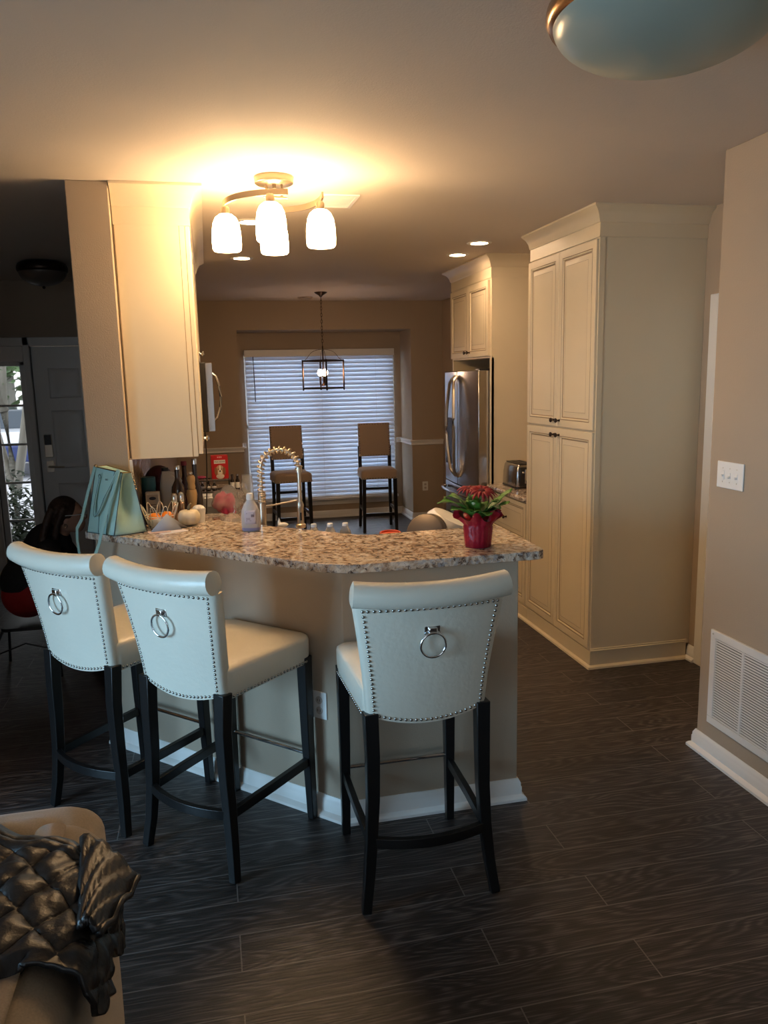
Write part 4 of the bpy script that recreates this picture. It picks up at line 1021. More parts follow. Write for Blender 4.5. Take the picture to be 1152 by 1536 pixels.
# ---- potted flower in red wrap
def flower():
    L = (1.062, 3.0, BT); t = thing('potted_flower', 'red gerbera with green leaves in a red foil wrapped pot on the bar', 'potted plant', L)
    m_f = mat('red_foil', (.30, .006, .022), rough=.35, bump=.5, bscale=45, spec=.45)
    n = 72
    def rg(z, r, amp, k=18, ph=0): return [((r+amp*sin(k*q+ph+3*sin(q)))*cos(q), (r+amp*sin(k*q+ph+3*sin(q)))*sin(q), z+amp*1.2*cos(7*q+ph)) for q in [2*pi*j/n for j in range(n)]]
    obj('foil_wrap', MB().loft([rg(.0, .050, 0), rg(.003, .054, .0005), rg(.03, .056, .001), rg(.08, .060, .0015), rg(.092, .057, .002), rg(.104, .062, .004, 11, 1), rg(.122, .076, .008, 11, 1), rg(.138, .088, .017, 11, 1.2), rg(.134, .083, .015, 11, 1.2), rg(.12, .07, .006, 11, 1), rg(.108, .052, .002), rg(.10, .045, 0)]), m_f, t, angle=60)
    obj('soil', MB().lathe([(0, .105), (.05, .104), (.05, .09), (0, .09)], 24), mat('soil', (.03, .02, .012), rough=1, bump=.6), t)
    m_l = mat('leaf_green', (.075, .19, .025), rough=.42, bump=.25, bscale=70, vary=.35, vscale=25, spec=.4)
    m_st = mat('stem_green', (.10, .20, .04), rough=.5)
    def leaf(ang, ln, w, rise, droop, curl=.15, z0=.115):
        rows = []; k = 12
        for i in range(k+1):
            s = i/k; r = .01+ln*s; z = z0+rise*sin(min(1, s*1.1)*pi*.55)-droop*s**3
            ww = w*(sin(pi*min(1, (s*.92+.06)))**.75)*(1+.12*sin(9*s*pi)); row = []
            for j in range(7):
                q = (j/6-.5)*2; row.append((r, q*ww, z+curl*abs(q)*ww*1.2+.004*sin(14*s+2*q)))
            rows.append(row)
        mb = MB(); M = Matrix.Rotation(R(ang), 4, 'Z'); mb.loft(rows, cap=False, closed=False, M=M); return obj('leaf', mb, m_l, t, solid=.0012, angle=180)
    for a in ((180, .165, .044, .085, .01), (205, .14, .044, .055, .0), (160, .13, .04, .10, .01), (240, .085, .034, .045, 0), (280, .09, .036, .04, .01), (320, .09, .034, .06, .01), (8, .15, .026, .075, -.04), (-14, .12, .034, .05, -.02), (60, .10, .035, .06, .01), (110, .10, .035, .07, .01), (90, .08, .03, .09, 0), (335, .08, .03, .075, 0), (225, .07, .03, .085, 0)): leaf(*a)
    def bloom(c, tilt, r, n, ph=0):
        M = Matrix.Translation(c) @ Matrix.Rotation(R(tilt), 4, 'X'); f = obj('flower_head', MB().ball((0, 0, .004), (r*.22, r*.22, .006), 14, 8, M=M), mat('flower_centre', (.10, .01, .012), rough=.9), t)
        for k in range(n):
            a = 2*pi*k/n+ph; lay = k % 2; ln = r*(1 if lay else .88); rows = []
            for i in range(7):
                s = i/6; w = r*.13*sin(pi*min(1, s*.85+.12))**.7
                z = .002+.010*lay*0+.012*sin(pi*s*.8)-.018*s*s*(1.2 if lay else .7)
                rows.append([(r*.12+ln*s*.9, -w, z-.003), (r*.12+ln*s*.9, 0, z), (r*.12+ln*s*.9, w, z-.003)])
            obj('petal', MB().loft(rows, cap=False, closed=False, M=M @ Matrix.Rotation(a, 4, 'Z')), mat('red_petal', (.24, .004, .008), rough=.55), f, solid=.0008, angle=180)
    bloom((.012, -.01, .232), 18, .066, 18); bloom((-.03, .025, .236), 10, .052, 14, .2)
    obj('stem', MB().tube(bez((.005, 0, .10), (.0, 0, .15), (.01, 0, .19), (.012, -.008, .232), 8), .0032, 8), m_st, t)
    obj('stem', MB().tube(bez((-.01, .01, .10), (-.02, .01, .15), (-.03, .02, .19), (-.03, .024, .236), 8), .003, 8), m_st, t)
    obj('bud', MB().ball((-.028, -.03, .19), (.010, .010, .012), 12, 8).tube([(-.01, -.005, .1), (-.02, -.02, .15), (-.028, -.03, .185)], .002, 6), mat('pale_bud', (.45, .45, .25), rough=.6), t)
flower()

# ---------------------------------------------------------------- things on the lower counter
def water_bottle(x, y, lab):
    t = thing('water_bottle', lab, 'water bottle', (x, y, LT), group='plastic water bottles behind the bar')
    mp = mat('clear_plastic', (.80, .84, .86), rough=.12, trans=.75, ior=1.2, spec=.5)
    obj('bottle', MB().lathe([(.0, 0), (.027, 0), (.031, .005), (.031, .03), (.029, .045), (.031, .06), (.031, .095), (.026, .12), (.014, .142), (.0125, .148), (0, .148)], 24), mp, t, angle=60)
    obj('cap', MB().lathe([(.0, .161), (.0125, .161), (.0145, .158), (.0145, .146), (0, .146)], 20), M_WHITE, t)
water_bottle(.462, 3.66, 'leftmost of three clear water bottles, white cap just showing above the bar')
water_bottle(.540, 3.65, 'middle of three clear water bottles behind the bar')
water_bottle(.612, 3.64, 'rightmost of three clear water bottles behind the bar')
def jar():
    t = thing('salsa_jar', 'jar with an orange red rim showing behind the bar left of the pans', 'jar', (.815, 3.55, LT))
    obj('glass', MB().lathe([(.0, 0), (.05, 0), (.055, .01), (.055, .075), (.046, .095), (.044, .10), (0, .10)], 28), mat('cream_jar', (.62, .55, .45), rough=.25), t, angle=50)
    obj('lid', MB().lathe([(.046, .098), (.052, .100), (.052, .118), (.047, .121), (.043, .119), (.043, .112), (0, .111)], 32), mat('orange_red_lid', (.62, .10, .04), rough=.4), t)
jar()
def pans():
    M_P = mat('grey_nonstick', (.17, .135, .105), rough=.42, metal=.5); M_RIM = mat('pan_rim', (.42, .36, .30), rough=.3, metal=.9)
    # round grey cake pan standing on edge, its bottom facing left and front
    t = thing('cake_pan', 'round grey metal pan leaning on its side behind the bar', 'pan', (.975, 3.485, LT+.016))
    n = Vector((-.62, -.70, .36)).normalized(); q = n.to_track_quat('Z', 'Y').to_matrix().to_4x4()
    r0 = .098; M = Matrix.Translation((-.01, .0, r0*1.0)) @ q
    obj('pan_body', MB().lathe([(.0, 0), (r0-.008, 0), (r0, -.006), (r0+.003, -.040), (r0+.001, -.040), (r0-.003, -.008), (0, -.004)], 48, M=M), M_P, t, angle=50)
    obj('rim', MB().tube([tuple(M @ Vector(((r0+.005)*cos(a), (r0+.005)*sin(a), -.041))) for a in [2*pi*k/40 for k in range(40)]], .003, 8, closed=True), M_RIM, t)
    # big white bowl, upside down and tipped
    t = thing('white_bowl', 'large white dish tipped over beside the grey pan', 'bowl', (1.12, 3.64, LT+.002))
    n = Vector((.42, -.18, .89)).normalized(); q = n.to_track_quat('Z', 'Y').to_matrix().to_4x4(); M = Matrix.Translation((-.005, .0, .085)) @ q
    obj('bowl_shell', MB().lathe([(0, .085), (.07, .084), (.10, .078), (.118, .05), (.124, .01), (.130, -.008), (.134, -.012), (.134, -.018), (.128, -.016), (.118, .008), (.112, .045), (.09, .07), (0, .075)], 48, M=M), mat('white_ceramic', (.80, .78, .74), rough=.25), t, angle=40)
pans()

def toaster():
    X, Y = 2.335, 5.63; L = (X, Y, .9212); t = thing('toaster', 'stainless and black two slot toaster on the short granite counter', 'toaster', L, 0)
    w, d, h = .085, .145, .185
    rg = []
    for z, k in ((.012, 1), (.03, 1.02), (.12, .97), (.165, .90), (.18, .82), (.185, .6)): rg.append([(x, y, z) for x, y in rrect(-w*k, w*k, -d*(.5+.5*k), d*(.5+.5*k), .02)])
    obj('shell', MB().loft(rg), M_STEEL, t, angle=50)
    obj('base', MB().loft([[(x, y, z) for x, y in rrect(-w*1.04, w*1.04, -d*1.02, d*1.02, .02)] for z in (.002, .016)]), M_DARK, t)
    obj('end_panel', MB().box(-.065, .065, -d-.012, -d+.004, .018, .165), M_DARK, t, bevel=.008)
    obj('top_plate', MB().box(-.06, .06, -.13, .13, .182, .190), M_DARK, t, bevel=.003)
    for x in (-.026, .026): obj('slot', MB().box(x-.012, x+.012, -.105, .105, .1895, .1915), mat('slot_dark', (.005, .005, .005)), t)
    p = obj('control_panel', MB().box(-.022, .022, -d-.018, -d-.010, .04, .15), M_CHROME, t, bevel=.003)
    obj('lever', MB().box(-.052, -.034, -d-.035, -d-.012, .12, .135), M_CHROME, t, bevel=.003)
    obj('dial', MB().lathe([(0, 0), (.014, 0), (.012, .012), (0, .012)], 18, M=Matrix.Translation((0, -d-.018, .055)) @ Matrix.Rotation(R(90), 4, 'X')), M_DARK, p)
    for k in range(4): obj('button', MB().lathe([(0, 0), (.006, 0), (.005, .004), (0, .004)], 12, M=Matrix.Translation((0, -d-.018, .08+k*.017)) @ Matrix.Rotation(R(90), 4, 'X')), M_WHITE, p)
toaster()

def corner_clutter():
    # low riser shelf against the tiled wall
    t = thing('shelf_riser', 'low brown wooden riser against the tiled wall below the wall cabinet', 'shelf', (-.255, 4.36, LT))
    mw = mat('brown_wood', (.14, .075, .04), rough=.5, vary=.3, vscale=12)
    obj('top', MB().box(-.118, .12, -.16, .14, .092, .106), mw, t, bevel=.002)
    for x in (-.11, .105): obj('side', MB().box(x-.007, x+.007, -.15, .13, .0, .0915), mw, t)
    z = LT+.1062
    t = thing('supplement_tub', 'white square tub with a printed oval label under the wall cabinet', 'container', (-.318, 4.285, z))
    obj('tub', MB().loft([[(x, y, q) for x, y in rrect(-.036, .036, -.03, .03, .008)] for q in (0, .165)]), M_WHITE, t)
    lb = obj('label', MB().box(-.028, .028, -.0312, -.0302, .015, .155), mat('tub_label', (.6, .55, .5)), t)
    obj('label_oval', MB().lathe([(0, 0), (.018, 0), (.018, .0006), (0, .0006)], 20, M=Matrix.Translation((0, -.0313, .135)) @ Matrix.Rotation(R(90), 4, 'X') @ Matrix.Diagonal((1, .5, 1, 1))), mat('navy_ink', (.04, .05, .09)), lb)
    pr = MB()
    for k, w in enumerate((.016, .02, .018, .02, .015)): pr.box(-w, w, -.0318, -.0313, .10-k*.014, .103-k*.014)
    obj('label_print', pr, mat('brown_ink', (.12, .08, .06)), lb)
    t = thing('wipes_tub', 'blue lidded tub standing behind the white tub', 'container', (-.345, 4.40, z))
    obj('tub', MB().lathe([(0, 0), (.036, 0), (.037, .17), (0, .17)], 24), mat('tub_blue', (.03, .14, .22), rough=.35), t)
    obj('lid', MB().lathe([(0, .235), (.036, .235), (.039, .228), (.039, .17), (0, .17)], 24), mat('tub_blue_lid', (.03, .17, .26), rough=.35), t)
    t = thing('vinegar_jug', 'white plastic jug with a loop handle between blue tub and dark bottle', 'jug', (-.235, 4.43, z))
    rg = [[(x, y, q) for x, y in rrect(-.052*k-.0, .052*k, -.036*k, .036*k, .02*k)] for q, k in ((0, .95), (.01, 1), (.17, 1), (.20, .93), (.235, .62), (.25, .34), (.262, .32))]
    rg = [[(x-(.02 if q > 4 else .01 if q == 4 else 0), y, z_) for x, y, z_ in r] for q, r in enumerate(rg)]
    obj('jug_body', MB().loft(rg), mat('milky_plastic', (.62, .60, .56), rough=.35), t, angle=60)
    obj('handle', MB().tube([(-.005, 0, .25), (.03, 0, .24), (.06, 0, .20), (.062, 0, .15), (.045, 0, .12)], .011, 10), MATS['milky_plastic'], t, angle=180)
    obj('cap', MB().lathe([(0, .278), (.019, .278), (.02, .26), (0, .26)], 16, (-.02, 0, 0)), M_DARK, t)
    def bottle(x, y, label, col, H_, r, capm, zz=LT, capname='cap', name='glass_bottle'):
        t = thing(name, label, 'bottle', (x, y, zz))
        obj('bottle_body', MB().lathe([(0, 0), (r*.95, 0), (r, .006), (r, H_*.55), (r*.92, H_*.62), (r*.42, H_*.74), (r*.36, H_*.80), (r*.36, H_*.97), (0, H_*.97)], 24), mat('glass_'+name+str(int(col[0]*1000)), col, rough=.08, spec=.8, coat=.4), t, angle=60)
        obj(capname, MB().lathe([(0, H_), (r*.40, H_), (r*.44, H_*.985), (r*.44, H_*.93), (0, H_*.93)], 16), capm, t); return t
    bottle(-.185, 4.30, 'tall brown glass bottle with slim neck under the wall cabinet', (.07, .04, .03), .30, .036, M_CHROME, z)
    bottle(-.095, 4.40, 'dark bottle with silver pourer behind the wooden pepper mill', (.02, .012, .012), .43, .036, M_CHROME, LT)
    bottle(-.165, 4.80, 'dark wine bottle close to the tiled wall, rear of the bottles', (.03, .008, .014), .38, .04, mat('wine_foil', (.2, .02, .04), rough=.4), LT)
    t = thing('plum_bag', 'dark plum coloured crumpled bag behind the bottles', 'bag', (-.30, 4.63, LT))
    o = obj('bag_body', MB().ball((0, 0, .28), (.085, .07, .10), 24, 16).lathe([(0, 0), (.06, 0), (.065, .2), (.05, .25)], 20), mat('plum_plastic', (.07, .015, .03), rough=.3, bump=1, bscale=25), t, angle=180)
    # turned pepper mill and steel mills
    t = thing('pepper_mill', 'turned pale wooden pepper mill under the wall cabinet edge', 'pepper mill', (-.112, 4.20, LT))
    mwd = mat('pale_wood', (.50, .33, .15), rough=.4, vary=.15, vscale=20)
    obj('mill_body', MB().lathe([(0, .0), (.028, 0), (.03, .01), (.024, .05), (.019, .12), (.018, .19), (.026, .235), (.029, .26), (.024, .285), (0, .285)], 28), mwd, t, angle=50)
    obj('mill_head', MB().lathe([(.018, .286), (.021, .30), (.018, .315), (.021, .335), (.021, .352), (.015, .362), (0, .364)], 28), mwd, t, angle=50)
    obj('mill_knob', MB().ball((0, 0, .372), .011, 12, 8), M_CHROME, t)
    ms = mat('copper_steel', (.55, .42, .32), rough=.25, metal=1)
    for (x, y), lab in (((-.198, 4.06), 'left of the two slim metal shakers behind the white pumpkin'), ((-.165, 4.10), 'right of the two slim metal shakers behind the white pumpkin')):
        t = thing('shaker', lab, 'shaker', (x, y, LT), group='slim metal shakers')
        obj('tube', MB().lathe([(0, 0), (.016, 0), (.016, .235), (.0145, .237), (.0145, .24), (0, .24)], 20), ms, t)
        obj('cap', MB().lathe([(.0155, .2405), (.016, .27), (.013, .285), (.006, .290), (0, .291)], 20), M_CHROME, t, angle=50)
    # rack with bottles and the box of dog biscuits on top
    Lr = (-.01, 6.12, LT); t = thing('spice_rack', 'low black wire rack of small bottles on the counter beyond the stove', 'rack', Lr)
    x0, x1, y0, y1 = -.145, .135, -.08, .08
    for zz in (.012, .100):
        r = MB()
        r.tube([(x0, y0, zz), (x1, y0, zz), (x1, y1, zz), (x0, y1, zz)], .005, 6, closed=True)
        for i in range(1, 12): x = x0+(x1-x0)*i/12; r.tube([(x, y0, zz), (x, y1, zz)], .0025, 5)
        if zz < .05: r.tube([(x0, y0, zz+.03), (x1, y0, zz+.03)], .003, 5)
        obj('shelf', r, M_DARK, t)
    for x in (x0, x1):
        for y in (y0, y1): obj('post', MB().tube([(x, y, .0), (x, y, .105)], .005, 6), M_DARK, t)
    k = 0
    mcap = mat('white_cap_label', (.75, .75, .75), rough=.4)
    for x in (-.115, -.07, -.025, .02, .158, .198):
        b = thing('spice_bottle', 'dark spice bottle with pale label, number %s from left at the black rack' % ('one', 'two', 'three', 'four', 'five', 'six')[k], 'spice bottle', (Lr[0]+x, Lr[1]-.035, LT+.017 if k < 4 else LT+.0005), group='spice bottles at the wire rack')
        hh = .125 if k > 3 else .062
        obj('bottle_body', MB().lathe([(0, 0), (.016, 0), (.016, hh*.72), (.009, hh*.82), (.009, hh), (0, hh)], 16), mat('dark_spice', (.025, .015, .012), rough=.15, coat=.4), b, angle=50)
        obj('label', MB().lathe([(.0163, hh*.25), (.0168, hh*.26), (.0168, hh*.6), (.0163, hh*.61)], 16, cap=False), mcap if k > 1 else mat('grey_label', (.3, .3, .32)), b)
        obj('cap', MB().lathe([(0, hh+.014), (.010, hh+.013), (.011, hh), (0, hh)], 14), M_CHROME if k % 2 else M_DARK, b); k += 1
    # dog biscuit box
    Lb = (.058, 6.12, LT+.1055); t = thing('biscuit_box', 'red dog biscuit box with a puppy face standing on the black rack', 'box', Lb, R(4))
    w, d, h = .064, .024, .182
    obj('carton', MB().box(-w, w, -d, d, 0, h), mat('red_carton', (.56, .015, .018), rough=.4), t, bevel=.0015)
    Mf = Matrix.Translation((0, -d-.0006, 0)) @ Matrix.Rotation(R(90), 4, 'X')
    pn = obj('name_panel', MB().box(-.043, .043, .118, .146, 0, .0006, M=Mf), mat('white_print', (.80, .78, .75), rough=.4), t)
    obj('name_lettering', text_mb('MILK-BONE', .0152, Mf @ Matrix.Translation((0, .132, .0012))), mat('black_print', (.03, .02, .02)), pn)
    obj('top_lettering', text_mb('BRAND', .008, Mf @ Matrix.Translation((0, .138, .0006))), MATS['white_print'], t) if False else None
    tp = MB()
    for i in range(3): tp.box(-.017+i*.0125, -.008+i*.0125, .162, .173, 0, .0006, M=Mf)
    obj('top_print', tp, mat('pink_print', (.75, .4, .4)), t)
    def disc(nm, x, z, rx, rz, c, lift, par):
        x, z, rx, rz = x*1.2, z*1.2, rx*1.2, rz*1.2
        return obj(nm, MB().ball((x, -d-lift, z), (rx, .0014, rz), 20, 12), c, par, angle=180)
    fur = mat('puppy_tan', (.55, .36, .22), rough=.7); furw = mat('puppy_white', (.78, .70, .62), rough=.7); eye = mat('puppy_black', (.015, .01, .01), rough=.3); ear = mat('puppy_brown', (.28, .13, .06), rough=.7)
    pf = disc('puppy_face', 0, .055, .027, .034, fur, .001, t)
    disc('puppy_ear', -.026, .050, .010, .026, ear, .0015, pf); disc('puppy_ear', .026, .050, .010, .026, ear, .0015, pf)
    disc('puppy_muzzle', 0, .042, .014, .018, furw, .002, pf); disc('puppy_blaze', 0, .068, .006, .020, furw, .0018, pf)
    disc('puppy_nose', 0, .050, .006, .005, eye, .0035, pf); disc('puppy_eye', -.011, .063, .0032, .0034, eye, .0022, pf); disc('puppy_eye', .011, .063, .0032, .0034, eye, .0022, pf)
    disc('puppy_chest', 0, .016, .026, .016, furw, .0008, pf)
    # pink packet lying on the rack, left of the box
    o = obj('pink_packet', MB().ball((0, 0, .014), (.038, .03, .0135), 18, 10), mat('pink_plastic', (.50, .06, .14), rough=.3, bump=.8, bscale=40)); o.location = (-.085, 6.12, LT+.1062); tag(o, 'small crumpled pink packet on top of the black rack, left of the red box', 'packet')
    # foil tray
    t = thing('foil_tray', 'crumpled shiny aluminium foil tray on the stove before the black rack', 'foil tray', (-.045, 5.45, .9325))
    rows = []; rnd = random.Random(3)
    mf = mat('crumpled_foil', (.92, .92, .93), rough=.42, metal=.8, bump=.8, bscale=30)
    for (rx, ry, z) in ((.001, .001, .012), (.07, .05, .010), (.088, .062, .04), (.098, .072, .06), (.104, .078, .056), (.09, .064, .0), (.001, .001, .0)):
        rows.append([(rx*cos(q)*(1+.05*rnd.uniform(-1, 1)), ry*sin(q)*(1+.05*rnd.uniform(-1, 1)), z+.012*rnd.uniform(0, 1)*(1 if z > .005 else 0)) for q in [2*pi*k/40 for k in range(40)]])
    obj('tray', MB().loft(rows, cap=False), mf, t, angle=25)
    lid = MB(); rr = []
    for j in range(8):
        s = j/7; rr.append([(.092*s*cos(q), .066*s*sin(q), .066+.018*rnd.uniform(0, 1)*(1-s*.4)) for q in [2*pi*k/32 for k in range(32)]])
    lid.loft(rr, cap=False); obj('foil_cover', lid, mf, t, angle=20)
    # clear gift bag with pink content, and clear film
    cl = mat('clear_film', (.9, .88, .88), rough=.12, trans=.85, ior=1.15, bump=1.0, bscale=24, spec=.8)
    t = thing('cellophane_bag', 'crinkled cellophane bag with pink contents on the lower counter', 'bag', (.085, 4.93, LT))
    def lump(c, r, amp, sc, sd):
        mb = MB().ball(c, r, 40, 26)
        for i, v in enumerate(mb.v):
            k = noise.noise(v*sc+Vector((sd, 0, 0)))*amp; dd = (v-Vector(c)).normalized(); mb.v[i] = v+dd*k
            if mb.v[i].z < .001: mb.v[i].z = .001
        return mb
    obj('contents', lump((-.02, 0, .09), (.055, .045, .075), .03, 22, 5), mat('pink_contents', (.52, .04, .13), rough=.4, bump=.5), t, angle=180)
    obj('film', lump((-.005, 0, .09), (.10, .07, .088), .06, 17, 2), cl, t, angle=30)
    t = thing('clear_wrap', 'loose heap of clear crinkled wrap right of the cellophane bag', 'wrap', (.13, 4.55, LT))
    obj('film', lump((-.005, 0, .035), (.09, .10, .04), .05, 20, 9), cl, t, angle=30)
    t = thing('clear_box', 'clear plastic clamshell box standing right of the cellophane bag', 'box', (.215, 5.05, LT))
    obj('shell', MB().loft([[(x*k, y*k, z) for x, y in rrect(-.045, .045, -.045, .045, .012)] for z, k in ((0, 1), (.25, .72), (.2495, .70), (.002, .97))], cap=False), mat('thin_clear', (.9, .92, .93), rough=.1, trans=.9, ior=1.08), t)
    # cable hanging by the cabinet
    o = obj('power_cord', MB().tube([(-.03, 4.99, 1.468), (-.028, 4.985, 1.36), (-.032, 4.99, 1.22), (-.05, 5.0, .96), (-.07, 5.0, .936)], .004, 8), M_DARK); tag(o, 'thin black cord hanging below the microwave', 'cord')
corner_clutter()

# ---------------------------------------------------------------- sofa, pillow, jacket
def sofa():
    L = (-.75, 1.0, 0); t = thing('sofa', 'beige fabric sofa cut by the lower left corner, its padded back towards the bar', 'sofa', L)
    ox, oy = L[0], L[1]
    def block(x0, x1, y0, y1, z0, z1, r, bul=.0, name='x', nx=10, ny=24, nz=10):
        # rounded, slightly pillowed block
        mb = MB(); rg = []
        prof = []
        for i in range(nz+1):
            s = i/nz; prof.append(s)
        k = 9
        lev = [(0, r*.6), (r*.25, r*.2), (r*.6, 0)]+[(r*.6+(z1-z0-1.6*r)*j/6, 0) for j in range(1, 7)]+[(z1-z0-r*(1-sin(R(a))), r*(1-cos(R(a)))) for a in (18, 36, 54, 72, 84)]+[(z1-z0, r*1.3), (z1-z0+.012, min(x1-x0, y1-y0)*.35)]
        for dz, ins in lev:
            s = dz/(z1-z0); b = bul*sin(pi*min(1, max(0, s)))
            hw_ = min(x1-x0, y1-y0)/2; ins = min(ins, hw_*.8); rg.append([(x, y, z0+dz) for x, y in rrect(x0+ins-b, x1-ins+b, y0+ins-b, y1-ins+b, max(.006, min(r*.9, (hw_-ins)*.9)), 5)])
        return obj(name, mb.loft(rg), M_SOFA, t, angle=180)
    block(-.60-ox, -.29-ox, 1.50-oy, 1.795-oy, .06, .835, .07, .006, 'back_end')
    block(-.47-ox, -.272-ox, .25-oy, 1.695-oy, .06, .852, .085, .008, 'back_frame')
    block(-.72-ox, -.46-ox, .45-oy, 1.58-oy, .42, .80, .07, .01, 'back_cushion')
    block(-1.45-ox, -.585-ox, 1.70-oy, 1.92-oy, .06, .80, .08, .0, 'arm')
    block(-1.40-ox, -.53-ox, .45-oy, 1.59-oy, .10, .44, .05, .0, 'seat_cushion')
    for x in (-1.38, -.34):
        for y in (.32, 1.72): obj('foot', MB().lathe([(0, .0), (.02, 0), (.026, .08), (0, .08)], 12, (x-ox, y-oy, 0)), M_BLKW, t)
    obj('seam', MB().tube([(-.2675-ox, 1.16-oy, .10), (-.2655-ox, 1.16-oy, .4), (-.2685-ox, 1.16-oy, .72), (-.285-ox, 1.17-oy, .80)], .003, 6), mat('sofa_piping', (.20, .15, .10), rough=.9), t)
sofa()
def jacket():
    t = thing('puffer_jacket', 'black quilted puffer jacket thrown over the back of the sofa', 'jacket', (-.4, 1.4, .86))
    ox, oy, oz = -.4, 1.4, .86
    m = mat('black_nylon', (.010, .008, .0075), rough=.42, bump=.12, bscale=160, spec=.6)
    NU, NV = 150, 170; V = []; 
    # cross-section of the sofa back: inside drop, top, outside drop
    sec = [(-.70, .815), (-.66, .835), (-.58, .856), (-.50, .864), (-.40, .866), (-.32, .862), (-.262, .842), (-.245, .79), (-.241, .72), (-.240, .62), (-.240, .52)]
    cum = [0]
    for a, b in zip(sec, sec[1:]): cum.append(cum[-1]+math.hypot(b[0]-a[0], b[1]-a[1]))
    def at(s):
        s = max(0, min(cum[-1]-1e-6, s))
        for i in range(len(sec)-1):
            if s <= cum[i+1]:
                q = (s-cum[i])/(cum[i+1]-cum[i]); a, b = sec[i], sec[i+1]; d = Vector((b[0]-a[0], b[1]-a[1])).normalized()
                return Vector((a[0]+(b[0]-a[0])*q, a[1]+(b[1]-a[1])*q)), Vector((-d.y, d.x))
    for j in range(NV+1):
        v = j/NV
        for i in range(NU+1):
            u = i/NU
            far = 1.76-.34*u**1.1+.012*sin(9*u)+.008*sin(23*u)       # far edge slides towards the viewer as it drops
            near = 1.13+.06*u+.015*sin(11*u)
            y = near+(far-near)*v
            smax = cum[-1]*(.66+.03*sin(7*v)+.02*sin(17*v+1)+.10*v)
            s = smax*u; p, n = at(s)
            # quilting: narrow channels along the edges, diamonds inside
            ed = (1-v)*.6
            if ed < .10: q = abs(sin(pi*ed/.05)); q2 = 1
            else:
                w_ = .5*noise.noise(Vector((s*5, y*5, 3))); q = abs(sin((s*38+y*26+w_))); q2 = abs(sin((s*38-y*26+w_)))
            puff = .012*math.sqrt(max(0, min(q, q2)))*1.0
            wr = .008*noise.noise(Vector((s*9, y*9, 1)))+.006*noise.noise(Vector((s*34, y*30, 4)))
            fold = .028*max(0, noise.noise(Vector((s*3.5, y*4.5, 9))))
            e = min(1, (1-v)/.10, v/.07); h = .008+(puff+wr+fold)*(.25+.75*e)-.012*(1-e)*(1 if u < .7 else 0)
            x, z = p.x+n.x*h, p.y+n.y*h
            V.append((x-ox, y-oy+.006*noise.noise(Vector((s*12, y*12, 7))), z-oz))
    F = []; k = NU+1
    for j in range(NV):
        for i in range(NU): F.append((j*k+i, j*k+i+1, (j+1)*k+i+1, (j+1)*k+i))
    mb = MB(); mb.add(V, F); obj('shell', mb, m, t, solid=.010, angle=180)
    # corner of the hem that sticks out past the sofa, with its bound edge
    rows = []
    for j in range(22):
        v = j/21
        a = Vector((-.30, 1.53, .876)).lerp(Vector((-.262, 1.25, .868)), v); b = Vector((-.188, 1.43, .83)).lerp(Vector((-.235, 1.25, .855)), v)
        rows.append([tuple(a.lerp(b, i/12)+Vector((0, 0, .012*abs(sin(i*.9+v*7))+.02*sin(pi*i/12)))-Vector((ox, oy, oz))) for i in range(13)])
    obj('hem_flap', MB().loft(rows, cap=False, closed=False), m, t, solid=.010, angle=180)
    ed = [tuple(Vector(rows[j][12])+Vector((.003, 0, -.004))) for j in range(22)]
    obj('hem_binding', MB().tube(ed, .007, 8), m, t, angle=180)
jacket()

